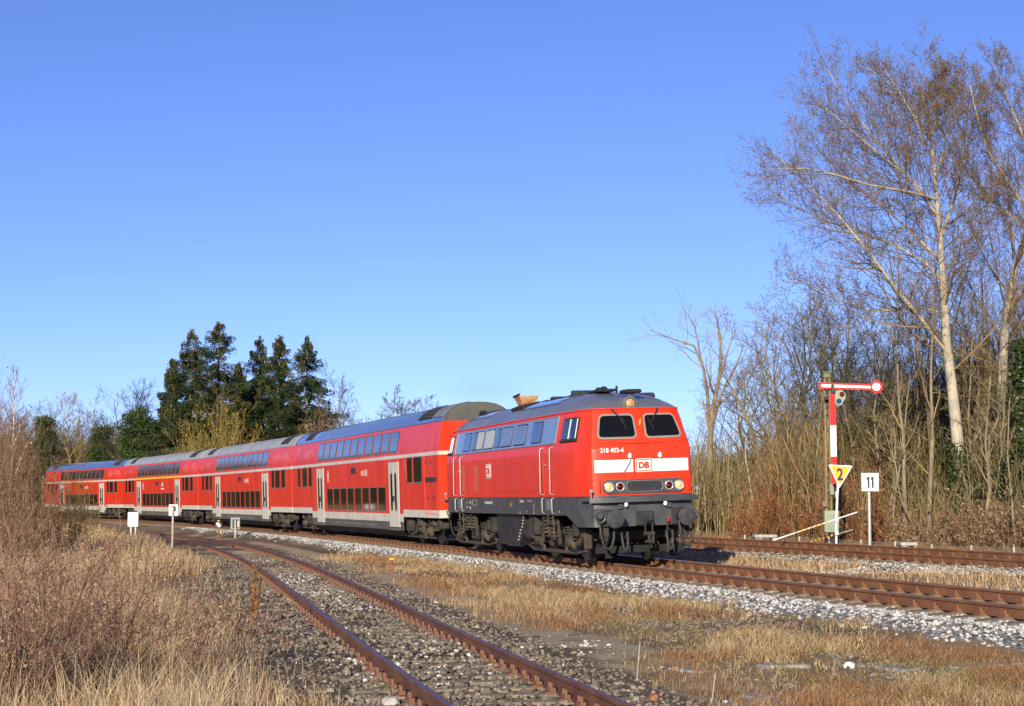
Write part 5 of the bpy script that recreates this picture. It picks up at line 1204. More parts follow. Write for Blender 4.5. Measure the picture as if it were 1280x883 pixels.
class Wood:
    """collects branches; rnd is one value for each branch"""
    def __init__(s): s.V = []; s.F = []; s.r = []; s.n = 0
    def add(s, P, R, sides, rng, lo=0., hi=1.):
        V, Q = tubes(P, R, sides); s.V.append(V); s.F.append(Q + s.n); s.n += len(V)
        s.r.append(np.repeat(rng.uniform(lo, hi, len(P)), P.shape[1] * sides)); return s
    def leaves(s, C, size, rng, lo=0., hi=1., hang=0., asp=.6):
        n = len(C); a = unit(rng.normal(0, 1, (n, 3)) + [0, 0, -hang]); b = unit(np.cross(a, rng.normal(0, 1, (n, 3)))); sz = (size * rng.uniform(.6, 1.4, n))[:, None]
        V = np.stack([C, C + a * sz * .5 + b * sz * asp * .5, C + a * sz, C + a * sz * .5 - b * sz * asp * .5], 1).reshape(-1, 3)
        s.V.append(V); s.F.append((np.arange(n) * 4)[:, None] + np.arange(4) + s.n); s.n += len(V); s.r.append(np.repeat(rng.uniform(lo, hi, n), 4)); return s
    def build(s, name, m, parent, org, smooth=False):
        return mesh(name, np.vstack(s.V) - np.asarray(org), [np.vstack(s.F)], m, parent, attrs=dict(rnd=np.concatenate(s.r)), smooth=smooth)
TW = {}
TW['poplar'] = ramp_attr('poplar_twigs', [(.085, .06, .04), (.20, .135, .06), (.30, .205, .09), (.13, .095, .06)])
TW['poplar_bark'] = mat('pale_poplar_bark', (.26, .22, .155), .9, col2=(.43, .38, .29), scale=3, bump=.5, bscale=12, lo=.3, hi=.6, stretch=(1, 1, .5))
TW['bark'] = mat('grey_brown_bark', (.16, .125, .08), .9, col2=(.27, .21, .13), scale=4, bump=.5, bscale=12, stretch=(1, 1, .4))
TW['ochre'] = ramp_attr('ochre_twigs', [(.18, .11, .045), (.34, .22, .09), (.26, .19, .11)])
TW['grey'] = ramp_attr('grey_brown_twigs', [(.06, .047, .03), (.13, .098, .058), (.23, .17, .09), (.10, .08, .05)])
TW['greyd'] = ramp_attr('dark_grey_twigs', [(.06, .048, .032), (.12, .09, .055), (.17, .13, .075)])
TW['olive'] = ramp_attr('olive_twigs', [(.055, .05, .018), (.14, .118, .036), (.25, .20, .07)])
TW['tan'] = ramp_attr('tan_stems', [(.08, .058, .03), (.19, .14, .06), (.42, .32, .17), (.24, .19, .08), (.12, .09, .05)])
TW['redbrown'] = ramp_attr('red_brown_stems', [(.085, .045, .027), (.21, .12, .066), (.36, .235, .13), (.17, .10, .06)])
TW['russet'] = ramp_attr('russet_stems', [(.10, .040, .018), (.24, .095, .042), (.40, .19, .09), (.17, .07, .03)])
TW['deadleaf'] = ramp_attr('dead_leaves', [(.12, .055, .02), (.26, .125, .045), (.38, .21, .08)], trans=.15)
TW['buds'] = ramp_attr('catkins_and_buds', [(.06, .036, .022), (.15, .092, .045), (.24, .155, .075)], trans=.1)
TW['ivy'] = ramp_attr('ivy_leaves', [(.012, .022, .006), (.028, .046, .011), (.065, .085, .022)], rough=.45, spec=.4)
TW['spruce'] = ramp_attr('spruce_needles', [(.010, .019, .008), (.024, .040, .014), (.044, .060, .020), (.080, .085, .026)])
TW['pine'] = ramp_attr('pine_needles', [(.020, .036, .010), (.040, .065, .018), (.07, .095, .03)])
TW['cone'] = ramp_attr('spruce_cones', [(.11, .055, .022), (.21, .105, .042)])
TW['willow'] = ramp_attr('yellow_twigs', [(.14, .10, .03), (.30, .21, .055), (.40, .30, .09)])
TW['birch_bark'] = mat('birch_bark', (.55, .50, .42), .8, col2=(.16, .13, .10), scale=9, lo=.52, hi=.66, stretch=(1, 1, 3))
TW['dark'] = ramp_attr('dark_and_shade_twigs', [(.022, .018, .011), (.045, .036, .02), (.08, .062, .034)])  # near-black tone puts shade inside the woods into the colour; also dark trees

def tree(name, label, cat, trunk, r0, r1, spec, rng, bark='bark', twig='grey', group=None, limbs=(), leaf=None, ivy=None, K=9):
    """trunk: world points. spec: list of grow() keyword dicts, one for each level"""
    P0 = smoothpath(trunk, K)[None]; R0 = np.linspace(r0, r1, K)[None] ** 1.0
    org = P0[0, 0].copy(); org[2] = gz(org[0], org[1]); root = empty(name, org); tag(root, label, cat, group)
    tw = Wood(); tw.add(P0, R0, 10, rng)
    LP, LR = [], []
    for pts, ra, rb in limbs:
        q = smoothpath(pts, 7); tw.add(q[None], np.linspace(ra, rb, 7)[None], 7, rng); LP.append(q); LR.append(np.linspace(ra, rb, 7))
    tw.build('trunk', TW[bark], root, org, smooth=True)
    cr = Wood(); P, R = P0, R0; ends = None
    for lv, kw in enumerate(spec):
        kw = dict(kw); sides = kw.pop('sides', 3)
        Pn, Rn = grow(P, R, rng=rng, **kw)
        if lv == 0 and LP:
            kk = Pn.shape[1]; sub = [(q[int(f * 6):], r_[int(f * 6):]) for q, r_ in zip(LP, LR) for f in ((0, .2, .45) if len(LP) > 2 and K > 10 else (0, .35))]; ex = np.stack([smoothpath(q, kk) for q, _ in sub]); er = np.stack([np.interp(np.linspace(0, 1, kk), np.linspace(0, 1, len(r_)), r_) for _, r_ in sub])
            cr.add(Pn, Rn, sides, rng); P, R = np.concatenate([Pn, ex]), np.concatenate([Rn, er]); continue
        cr.add(Pn, Rn, sides, rng); P, R = Pn, Rn
    cr.build('crown', TW[twig], root, org)
    if leaf:
        n, sz, m, hang = leaf; lf = Wood(); k = rng.integers(0, len(P), n); t = rng.integers(1, P.shape[1], n); lf.leaves(P[k, t] + rng.normal(0, .03, (n, 3)), sz, rng, hang=hang); lf.build('leaves', TW[m], root, org)
    if ivy:
        n, z0, z1, w, sz = ivy; lf = Wood(); t = rng.uniform(0, 1, n) ** 1.2; z = z0 + (z1 - z0) * t
        x = np.interp(z, P0[0, :, 2], P0[0, :, 0]); y = np.interp(z, P0[0, :, 2], P0[0, :, 1]); a = rng.uniform(0, 2 * PI, n); q = w * (1.2 - .6 * t) * rng.uniform(.5, 1.15, n) * (.6 + .8 * vnoise(z * 1.2, a * 1.1, 3))
        lf.leaves(np.stack([x + q * np.cos(a), y + q * np.sin(a), z], 1), sz, rng, hang=.6, asp=.9); lf.build('ivy', TW['ivy'], root, org)
    return root
def pts(Y, *pp):
    """world points from (photo x, photo y, depth offset) on a tree standing at distance Y"""
    return [tuple(at(p[0], p[1], Y + (p[2] if len(p) > 2 else 0))) for p in pp]

rng = np.random.default_rng(21)
# the two big poplars
Yp = 58.0
tree('poplar_tree', 'tall leafless poplar with a big left limb and ivy round its foot', 'tree',
     pts(Yp, (1206, 700), (1203, 640), (1198, 560), (1191, 490), (1183, 430), (1180, 370), (1177, 320), (1170, 235), (1165, 175), (1159, 145), (1153, 118)), .27, .02,
     [dict(n=30, tr=(.40, .97), ang=(34, 64), ln=(.20, .34), taper=.40, up=.50, K=7, rr_=.24, wig=.06, sides=4),
      dict(n=12, tr=(.06, 1.), ang=(28, 62), ln=(.30, .52), taper=.45, up=.35, K=5, rr_=.5, wig=.09, sides=3, rmin=.008),
      dict(n=8, tr=(.12, 1.), ang=(24, 56), ln=(.30, .55), taper=.4, up=.28, K=4, rr_=.6, wig=.11, sides=3, rmin=.006),
      dict(n=4, tr=(.15, 1.), ang=(22, 55), ln=(.35, .6), taper=.3, up=.2, K=3, rr_=.7, wig=.12, sides=3, rmin=.0045)],
     rng, 'poplar_bark', 'poplar',
     limbs=[(pts(Yp, (1184, 440), (1160, 408, -.4), (1130, 375, -.8), (1102, 338, -1.2), (1072, 296, -1.6), (1030, 250, -1.8), (990, 212, -2), (966, 190, -2)), 0.094, .012),
            (pts(Yp, (1179, 352), (1150, 322, .6), (1118, 305, 1.2), (1070, 290, 1.8), (1010, 268, 2.2), (962, 240, 2.4)), 0.054, .012),
            (pts(Yp, (1182, 392), (1150, 384, .5), (1090, 392, 1.0), (1040, 372, 1.2), (985, 345, 1.5)), 0.036, .012),
            (pts(Yp, (1172, 262), (1140, 224, -.4), (1095, 190, -.8), (1050, 150, -1), (1018, 125, -1)), 0.047, .012),
            (pts(Yp, (1166, 180), (1135, 130, .4), (1105, 98, .6), (1082, 84, .8)), 0.050, .015),
            (pts(Yp, (1172, 270), (1130, 215, -.5), (1085, 165, -.9), (1052, 120, -1.2), (1032, 82, -1.3)), 0.047, .012),
            (pts(Yp, (1170, 225), (1184, 170, .5), (1196, 122, .8), (1197, 88, .9)), 0.036, .012),
            (pts(Yp, (1168, 205), (1145, 150, -.6), (1120, 108, -.9), (1106, 88, -1)), 0.043, .012),
            (pts(Yp, (1178, 330), (1140, 290, 1), (1100, 255, 1.5), (1050, 222, 2), (1005, 160, 2)), 0.050, .012),
            (pts(Yp, (1165, 170), (1176, 120, .5), (1178, 100, .7), (1178, 84, .8)), 0.036, .012),
            (pts(Yp, (1175, 300), (1196, 240, .5), (1205, 180, .8), (1212, 120, 1)), 0.058, .015),
            (pts(Yp, (1172, 250), (1140, 240, -1), (1085, 232, -2), (1020, 210, -2.5), (962, 212, -2.6)), 0.058, .015)],
     leaf=(34000, .05, 'buds', .5), ivy=(8000, -.1, 3.4, .5, .085), K=14)
Yq = 59.5
tree('poplar_tree', 'leafless poplar cut off by the right edge, its trunk ivy-wrapped low down', 'tree',
     pts(Yq, (1250, 700), (1251, 600), (1251, 520), (1254, 440), (1261, 375), (1268, 335), (1285, 280), (1300, 200), (1304, 150), (1302, 118)), .24, .02,
     [dict(n=30, tr=(.40, .99), ang=(26, 56), ln=(.17, .29), taper=.25, up=.45, K=7, rr_=.32, wig=.06, sides=4),
      dict(n=11, tr=(.10, 1.), ang=(20, 44), ln=(.28, .48), taper=.45, up=.33, K=5, rr_=.5, wig=.09, rmin=.008),
      dict(n=8, tr=(.12, 1.), ang=(20, 46), ln=(.30, .55), taper=.4, up=.25, K=4, rr_=.6, wig=.11, rmin=.006),
      dict(n=4, tr=(.15, 1.), ang=(22, 55), ln=(.35, .6), taper=.3, up=.2, K=3, rr_=.7, wig=.12, rmin=.0045)],
     rng, 'poplar_bark', 'poplar', limbs=[(pts(Yq, (1290, 270), (1262, 232, -.6), (1235, 190, -1), (1222, 150, -1.2), (1212, 105, -1.3)), 0.065, .015), (pts(Yq, (1288, 290), (1255, 262, .6), (1225, 240, 1), (1205, 205, 1.2)), 0.050, .012), (pts(Yq, (1296, 215), (1275, 160, -.5), (1255, 115, -.8), (1245, 75, -1)), 0.058, .012)],
     leaf=(30000, .044, 'buds', .5), ivy=(8000, -.1, 4.6, .45, .085), K=14)
def bare(label, Y, px, py_top, spread, seed, twig='grey', bark='bark', r=.13, lean=0, n1=14, fork=.25, name='bare_tree', group=None, leaf=None, dens=1.0, ivy=None, base=None, up=.3):
    rg = np.random.default_rng(seed); b = at(px, 690, Y); b.z = gz(b.x, Y) - .1
    top = at(px + lean, py_top, Y); h = top.z - b.z; k = Y / F
    mids = [(b.x + (top.x - b.x) * t + rg.normal(0, .03 * h), Y + rg.normal(0, .02 * h), b.z + h * t) for t in (.2, .4, .6, .8)]
    m = min(1.5, .6 + Y / 160)
    return tree(name, label, 'tree', [tuple(b)] + mids + [tuple(top)], r, .02,
        [dict(n=n1, tr=(fork, .98), ang=(26, 58), ln=(spread * .8 / 1, spread * 1.25), taper=.5, up=up, K=6, rr_=.6, wig=.10, sides=4, rmin=.012 * m),
         dict(n=int(8 * dens), tr=(.15, 1.), ang=(25, 55), ln=(.32, .55), taper=.4, up=.25, K=4, rr_=.6, wig=.12, rmin=.010 * m),
         dict(n=int(7 * dens), tr=(.15, 1.), ang=(25, 55), ln=(.35, .6), taper=.35, up=.2, K=4, rr_=.6, wig=.13, rmin=.008 * m),
         dict(n=3, tr=(.3, 1.), ang=(25, 55), ln=(.35, .6), taper=.3, up=.1, K=3, rr_=.7, wig=.12, rmin=.006 * m)], rg, bark, twig, group, leaf=leaf, ivy=ivy)
# dead-looking ochre tree behind the locomotive's nose
Yd = 82.
tree('bare_tree', 'sparse ochre tree with crooked bare limbs behind the nose of the locomotive', 'tree', pts(Yd, (886, 640), (887, 590), (888, 545), (891, 510), (899, 472), (903, 440), (898, 400), (893, 388)), .20, .02,
     [dict(n=10, tr=(.35, .98), ang=(30, 60), ln=(.14, .26), taper=.4, up=.4, K=6, rr_=.5, wig=.14, sides=4, rmin=.02), dict(n=5, tr=(.3, 1), ang=(28, 60), ln=(.3, .5), taper=.4, up=.3, K=4, rr_=.55, wig=.16, rmin=.013), dict(n=4, tr=(.3, 1), ang=(28, 60), ln=(.4, .6), up=.2, K=3, rr_=.6, wig=.16, rmin=.009)],
     rng, 'bark', 'ochre', limbs=[(pts(Yd, (888, 548), (886, 505), (880, 462), (870, 432), (856, 424), (842, 425), (828, 421), (812, 412)), .11, .015), (pts(Yd, (881, 468), (874, 440), (869, 410), (862, 396), (852, 384)), .06, .012), (pts(Yd, (889, 535), (904, 485), (922, 455), (928, 436), (933, 420)), .10, .015), (pts(Yd, (898, 478), (910, 438), (917, 418), (912, 402)), .06, .012), (pts(Yd, (903, 448), (897, 415), (899, 398), (890, 388)), .05, .012)])
tree('bare_tree', 'dark leaning tree with drooping arched branches between the ochre tree and the signal', 'tree', pts(80, (955, 640), (948, 575), (942, 540), (930, 515), (918, 490), (905, 470)), .17, .02,
     [dict(n=12, tr=(.3, .98), ang=(35, 75), ln=(.22, .42), taper=.4, up=.15, K=6, rr_=.5, wig=.13, sides=4, rmin=.018), dict(n=7, tr=(.2, 1), ang=(28, 60), ln=(.3, .55), up=.2, K=4, rr_=.55, wig=.15, rmin=.012), dict(n=5, tr=(.2, 1), ang=(28, 60), ln=(.4, .6), up=.2, K=3, rr_=.6, wig=.15, rmin=.009)], rng, 'bark', 'grey')
WG = 'bare trees of the wood behind the signal'
for (Y, px, top, sp, sd_, tw, r) in ((76, 1005, 395, .42, 1, 'grey', .15), (80, 1062, 378, .40, 2, 'grey', .15), (84, 970, 432, .45, 3, 'olive', .14), (86, 1105, 392, .40, 4, 'grey', .14), (90, 1150, 372, .40, 5, 'grey', .15), (88, 1225, 352, .40, 6, 'grey', .16), (92, 1272, 362, .42, 7, 'grey', .15), (94, 1035, 410, .42, 8, 'grey', .14), (96, 1190, 400, .42, 9, 'olive', .14), (98, 930, 468, .45, 10, 'olive', .13), (104, 1300, 380, .42, 12, 'grey', .14), (100, 1090, 420, .42, 13, 'olive', .13)):
    bare('bare grey-brown tree of the wood standing back behind the signal', Y, px, top, sp, 100 + sd_, tw, r=r, group=WG)
# slim pale trunks at the wood's edge
def slim(px0, px1, ytop, seed, label, Y=None, r=.085, twig='tan', n1=7, name='sapling', bark='bark', spread=.2):
    Y = Y or back_y(px0, 5.5); rg = np.random.default_rng(seed); a = at(px0, 690, Y); a.z = gz(a.x, Y) - .1; b_ = at(px1, ytop, Y)
    mid = [((a.x * (1 - t) + b_.x * t) + rg.normal(0, .07), Y + rg.normal(0, .1), a.z * (1 - t) + b_.z * t) for t in (.2, .4, .6, .8)]
    tree(name, label, 'tree', [tuple(a)] + mid + [tuple(b_)], r, r * .3, [dict(n=n1, tr=(.35, .97), ang=(22, 50), ln=(spread * .7, spread * 1.3), taper=.4, up=.35, K=5, rr_=.5, wig=.1, sides=4, rmin=.010), dict(n=6, tr=(.2, 1), ang=(25, 50), ln=(.3, .55), up=.25, K=4, rr_=.6, wig=.12, rmin=.008), dict(n=4, tr=(.2, 1), ang=(25, 50), ln=(.35, .6), up=.2, K=3, rr_=.6, wig=.12, rmin=.006)], rg, bark, twig)
slim(1160, 1166, 415, 1, 'slim pale trunk just left of the big poplar, taller than the saplings near it', r=.10)
slim(1133, 1122, 455, 2, 'young forked tree midway between the number 11 sign and the big poplar', r=.10)
slim(944, 933, 545, 3, 'thin whitish young birch standing alone in front of the brush, left of the signal', r=.035, bark='birch_bark', spread=.12, n1=5)
slim(1232, 1238, 470, 4, 'slim stem between the two poplars, its top hidden in their branches', r=.07)
slim(1112, 1138, 470, 5, 'sapling leaning right behind the number 11 sign', r=.055)
slim(1150, 1100, 520, 6, 'sapling leaning left across the trunks beside the number 11 sign', r=.04)
slim(1010, 1030, 480, 7, 'thin stem at the left side of the signal mast', r=.04)
slim(1272, 1262, 500, 8, 'thin stem in front of the ivy at the right edge', r=.05)
EG = 'young trees at the edge of the wood'
_rg = np.random.default_rng(77)
for q in range(13):
    px = 965 + q * 25 + _rg.uniform(-8, 8)
    if abs(px - 1200) < 14: px += 22
    bare('young tree of the wood edge, its forked pale stem rising out of the brush', back_y(px, 8 + 4 * _rg.uniform()), px, 372 + _rg.uniform(0, 120), .34, 500 + q, ('tan', 'olive', 'grey')[q % 3], r=.06 + .05 * _rg.uniform(), lean=_rg.uniform(-22, 22), n1=11, fork=.2, group=EG, dens=.9)
# ivy-clad stump at the right edge
def ivy_bush():
    Y = 54.5; X = X_at(1286, Y); rg = np.random.default_rng(9); root = empty('ivy_clad_trunk', (X, Y, gz(X, Y))); tag(root, 'broad trunk hidden under dark green ivy at the right edge of the picture', 'tree')
    org = np.array(root.location); h = Z_at(425, Y) - org[2]
    w = Wood(); w.add(smoothpath([org, org + [.1, 0, h * .5], org + [0, .1, h]], 6)[None], np.linspace(.3, .12, 6)[None], 9, rg); w.build('trunk', TW['bark'], root, org)
    n = 16000; z = rg.uniform(.1, 1, n) ** .8 * h; a = rg.uniform(0, 2 * PI, n); q = (.20 + .85 * vnoise(z * 1.1, a * 1.6, 4) ** 1.3) * rg.uniform(.45, 1.15, n) * (1.2 - .65 * z / h)
    l_ = Wood(); l_.leaves(np.stack([org[0] + q * np.cos(a), org[1] + q * np.sin(a), org[2] + z], 1), .095, rg, hang=.7, asp=.9); l_.build('ivy', TW['ivy'], root, org)
ivy_bush()

# brush along the edge of the wood
def brush(name, label, n, o0, o1, y0, y1, h0, h1, twig, rng, px=(840, 1330), r=.010, lean=.18, nt=5, hfun=None, leaf=None, leafmat='deadleaf', bias=1.):
    A = []
    while sum(map(len, A)) < n:
        Y = rng.uniform(y0, y1, n); Q = np.stack([X_at(rng.uniform(*px, n), Y), Y], 1); o, _, _ = off('back', Q[:, 0], Q[:, 1]); A.append(Q[(o > o0) & (o < o1)])
        if len(A) > 60: break
    Q = np.vstack(A)[:n]; n = len(Q); B = lift(Q, -.05); h = rng.uniform(h0, h1, n)
    if hfun is not None: h *= hfun(Q[:, 0] / Q[:, 1] * F + 640, Q)
    h = np.maximum(h, .15)
    a = rng.uniform(0, 2 * PI, n); L = np.abs(rng.normal(0, lean, n)) * h; K = 5; t = np.linspace(0, 1, K)
    P = B[:, None] + np.stack([np.cos(a)[:, None] * L[:, None] * t ** 1.6, np.sin(a)[:, None] * L[:, None] * t ** 1.6, h[:, None] * t], -1) + rng.normal(0, .018, (n, K, 3)) * h[:, None, None]
    R = (r * rng.uniform(.6, 1.6, n) * (.6 + .2 * h))[:, None] * np.linspace(1, .35, K)
    w = Wood(); w.add(P, R, 3, rng)
    if nt:
        P2, R2 = grow(P, R, nt, rng, tr=(.15, 1), ang=(15, 45), ln=(.25, .5), taper=.4, up=.3, K=4, rr_=.6, wig=.13, rmin=.006); w.add(P2, R2, 3, rng)
        P3, R3 = grow(P2, R2, 3, rng, tr=(.2, 1), ang=(20, 50), ln=(.35, .6), up=.2, K=3, rr_=.7, wig=.13, rmin=.005); w.add(P3, R3, 3, rng); P = P3
    if leaf:
        k = rng.integers(0, len(P), leaf); tt = rng.integers(0, P.shape[1], leaf); w.leaves(P[k, tt] + rng.normal(0, .05, (leaf, 3)), .085, rng, hang=.4)
    o = w.build(name, TW[twig], None, (0, 0, 0)); tag(o, label, kind='stuff'); return o
rng = np.random.default_rng(33)
topline = lambda px, Q: np.clip(1.0 - .0 * px, 0, 2)
clump = lambda px, Q: .45 + .85 * vnoise(Q[:, 0] * .55, Q[:, 1] * .25, 51)
leftmore = lambda px, Q: clump(px, Q) * np.where(px < 1060, 1.0, .55)
brush('tan_brush', 'tan leafless brush along the wood edge behind the far track', 480, 4.4, 10, 46, 84, 2.0, 4.6, 'tan', rng, px=(840, 1080), r=.017, hfun=clump, nt=4)
brush('thin_brush', 'thin leafless stems between the trunks on the right', 240, 4.4, 10, 46, 70, 1.2, 3.8, 'tan', rng, px=(1060, 1330), r=.015, hfun=clump, nt=4, lean=.4)
brush('olive_brush', 'olive tangled brush further into the wood', 650, 8, 18, 50, 98, 2.6, 5.4, 'olive', rng, px=(840, 1340), leaf=4000, r=.016, hfun=clump, nt=4)
brush('red_brown_brush', 'low red-brown brush with dead leaves around the foot of the signal', 560, 3.4, 10, 44, 70, .7, 2.6, 'russet', rng, px=(915, 1120), r=.008, leaf=5000, hfun=lambda px, Q: (.25 + 1.2 * vnoise(Q[:, 0] * .8, Q[:, 1] * .35, 71)) * np.clip(1.3 - np.abs(px - 1000) / 160, .35, 1), lean=.4)
brush('leaf_litter_brush', 'low brush and dead leaves under the poplars', 420, 3.6, 9, 44, 64, .4, 1.6, 'redbrown', rng, px=(1100, 1330), r=.006, leaf=9000, hfun=clump, lean=.5)
brush('dead_leaf_brush', 'brush with tan dead leaves hanging left of the signal mast', 260, 5.5, 10, 52, 76, 2.2, 3.8, 'deadleaf', rng, px=(960, 1110), leaf=9000, hfun=clump)
brush('wood_interior', 'dense twigs filling the inside of the wood, coloured dark for its shade', 4200, 12, 50, 56, 150, 3.2, 6.4, 'dark', rng, px=(830, 1340), r=.024, nt=5, leaf=16000, hfun=lambda px, Q: np.clip(.46 + .0023 * (px - 860), .45, 1.25))  # dark twig colour stands for the shade behind the front brush
brush('upper_twigs', 'fine twigs of the wood above the brush', 420, 10, 30, 52, 110, 5.0, 9.0, 'grey', rng, px=(950, 1340), r=.012, nt=6, hfun=lambda px, Q: np.clip(.55 + .0018 * (px - 930), .5, 1.1), lean=.12)
# dry grass at the foot of the wood
A_, o_ = along('back', 16000, 38, 76, 1.7, 5.5, rng, 1.0); A_ = A_[inview(A_)]
blades('edge_grass', 'dead grass and litter at the foot of the wood', A_, rng.uniform(.1, .5, len(A_)), .006 + .0002 * A_[:, 1], .6, [(.14, .07, .03), (.28, .17, .08), (.40, .28, .14)], rng)

# ------------------------------------------------------------------ left side: spruces, far wood, shrubs
def spruce(px, ytop, w_px, seed, label, Y=142., open_=0.):
    rg = np.random.default_rng(seed); X = X_at(px, Y); org = np.array([X, Y, gz(X, Y)]); top = Z_at(ytop, Y); h = top - org[2]; k = Y / F
    root = empty('spruce_tree', org); tag(root, label, 'spruce', 'dark spruces behind the coaches')
    w = Wood(); w.add(np.array([[org, org + [0, 0, h * .5], org + [.02, 0, h]]]), np.array([[.28, .16, .02]]), 8, rg); w.build('trunk', TW['bark'], root, org)
    nb = 230; t = rg.uniform(.10, 1, nb) ** .9; z = h * t; a = rg.uniform(0, 2 * PI, nb)
    R_ = w_px * k * .5 * np.clip(1.22 * (1 - t) ** .80 + .012, 0, 1.1) * rg.uniform(.42, 1.2, nb); 
    s = np.linspace(0, 1, 6); dr = rg.uniform(.10, .42, nb)
    P = np.empty((nb, 6, 3)); P[..., 0] = X + np.cos(a)[:, None] * R_[:, None] * s; P[..., 1] = Y + np.sin(a)[:, None] * R_[:, None] * s
    P[..., 2] = org[2] + z[:, None] - (dr * R_)[:, None] * s ** 1.1 + .30 * R_[:, None] * np.clip(s - .6, 0, 1) ** 1.3 + (.35 * (t > .8))[:, None] * R_[:, None] * s
    w = Wood(); w.add(P, np.linspace(.05, .015, 6)[None] * np.ones((nb, 1)), 3, rg, 0, .2)
    # needle sprays: short hanging shoots along each branch
    n = 76000; b = rg.choice(nb, n, p=(R_ + .25) / (R_ + .25).sum()); u = rg.uniform(.08, 1, n) ** .8; f = u * 5; i = np.minimum(f.astype(int), 4); q = (f - i)[:, None]; C = P[b, i] * (1 - q) + P[b, i + 1] * q
    side = np.stack([-np.sin(a[b]), np.cos(a[b]), 0 * u], 1) * rg.normal(0, .22, n)[:, None] * (.45 + R_[b] * .18)[:, None] * (1.1 - u)[:, None]; C = C + side + np.stack([0 * u, 0 * u, -np.abs(rg.normal(0, .26, n))], 1)
    out = np.stack([np.cos(a[b]), np.sin(a[b]), 0 * u], 1); ax = unit(out * .55 + unit(side + 1e-6) * .35 + rg.normal(0, .35, (n, 3)) + [0, 0, -.45]); bx = unit(np.cross(ax, rg.normal(0, 1, (n, 3)))); sz = (rg.uniform(.10, .26, n) * (1.1 - .45 * t[b]))[:, None]
    V = np.stack([C, C + ax * sz * .45 + bx * sz * .22, C + ax * sz, C + ax * sz * .45 - bx * sz * .22], 1).reshape(-1, 3)
    w.V.append(V); w.F.append((np.arange(n) * 4)[:, None] + np.arange(4) + w.n); w.n += len(V); w.r.append(np.repeat(np.clip(rg.normal(.5, .22, nb)[b] + rg.normal(0, .15, n), 0, 1), 4))
    w.build('crown', TW['spruce'], root, org)
    nc = 170; b = rg.choice(nb, nc * 3); b = b[t[b] > .35][:nc]; u = rg.uniform(.55, 1, len(b)); f = u * 5; i = np.minimum(f.astype(int), 4); q = (f - i)[:, None]; C = P[b, i] * (1 - q) + P[b, i + 1] * q + rg.normal(0, .12, (len(b), 3))
    cw = Wood(); l0 = rg.uniform(.14, .26, len(b)); cw.add(np.stack([C, C - np.stack([0 * l0, 0 * l0, l0], 1)], 1), np.stack([np.full(len(b), .055), np.full(len(b), .03)], 1), 5, rg)
    tag(cw.build('cones', TW['cone'], root, org), kind='stuff')
spruce(238, 412, 142, 1, 'leftmost of the dark spruces, with a ragged double top', open_=.3)
spruce(272, 401, 172, 2, 'tallest and broadest of the dark spruces behind the coaches', 140.)
spruce(323, 420, 132, 3, 'slender spruce right of the tallest one, left neighbour of the thin spire', 146.)
spruce(348, 419, 132, 4, 'slender spruce with a thin spire, second from the right of the row', 144.)
spruce(383, 420, 155, 5, 'rightmost of the dark spruces, with a broad even cone', 139.)
spruce(298, 452, 110, 7, 'lower spruce filling the gap in the middle of the row', 150.)
spruce(214, 448, 100, 6, 'low spruce half hidden at the left foot of the row', 147.)
FG = 'bare trees of the far wood on the left'
bare('bare tree whose crown shows right of the row of spruces', 152, 424, 488, .40, 201, 'greyd', r=.22, n1=16)
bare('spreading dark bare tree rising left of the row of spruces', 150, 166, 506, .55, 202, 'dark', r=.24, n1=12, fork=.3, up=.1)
bare('fine-twigged young tree seen over the roof of the first coach', 112, 489, 499, .30, 203, 'greyd', r=.07, n1=14, fork=.35)
bare('second, lower young tree over the roof of the first coach', 114, 507, 508, .30, 204, 'greyd', r=.06, n1=12, fork=.35)
bare('small tree top just above the roof of the first coach, right of two others', 116, 523, 514, .35, 205, 'greyd', r=.05, n1=12, fork=.4)
bare('yellowish lit tree left of the pine', 172, 84, 502, .34, 206, 'willow', r=.14, n1=18)
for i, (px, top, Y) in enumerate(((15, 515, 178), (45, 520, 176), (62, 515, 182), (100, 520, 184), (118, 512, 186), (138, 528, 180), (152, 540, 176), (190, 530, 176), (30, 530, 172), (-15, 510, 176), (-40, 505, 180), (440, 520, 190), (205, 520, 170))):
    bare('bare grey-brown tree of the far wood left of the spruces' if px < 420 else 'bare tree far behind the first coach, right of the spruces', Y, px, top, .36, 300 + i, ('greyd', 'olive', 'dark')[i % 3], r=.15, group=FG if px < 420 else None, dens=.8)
def pine(px, ytop, w_px, seed, label, Y):
    rg = np.random.default_rng(seed); X = X_at(px, Y); org = np.array([X, Y, gz(X, Y)]); h = Z_at(ytop, Y) - org[2]; k = Y / F
    root = empty('pine_tree', org); tag(root, label, 'pine'); w = Wood(); w.add(np.array([[org, org + [.1, 0, h * .5], org + [0, 0, h * .95]]]), np.array([[.22, .15, .05]]), 8, rg); w.build('trunk', TW['bark'], root, org)
    nc = 60; a = rg.uniform(0, 2 * PI, nc); t = rg.uniform(.45, 1, nc); q = w_px * k * .5 * rg.uniform(.2, 1, nc) * np.sqrt(np.clip(1.1 - t, .05, 1)) * 1.3; C = np.stack([X + q * np.cos(a), Y + q * np.sin(a), org[2] + h * t * .97], 1)
    n = 9000; b = rg.integers(0, nc, n); P = C[b] + unit(rg.normal(0, 1, (n, 3))) * (rg.uniform(0, 1, n) ** .5)[:, None] * [.75, .75, .42]
    w = Wood(); w.leaves(P, .30, rg, hang=-.5, asp=.28); br = np.stack([np.repeat(org[None] + [[0, 0, h * .5]], nc, 0) * 0 + np.stack([0 * q + X, 0 * q + Y, org[2] + h * (t * .8)], 1), C], 1); w.add(br, np.tile([[.06, .02]], (nc, 1)), 4, rg, 0, .1); w.build('crown', TW['pine'], root, org)
pine(172, 508, 62, 1, 'round-topped green pine in front of the spreading bare tree', 148.)
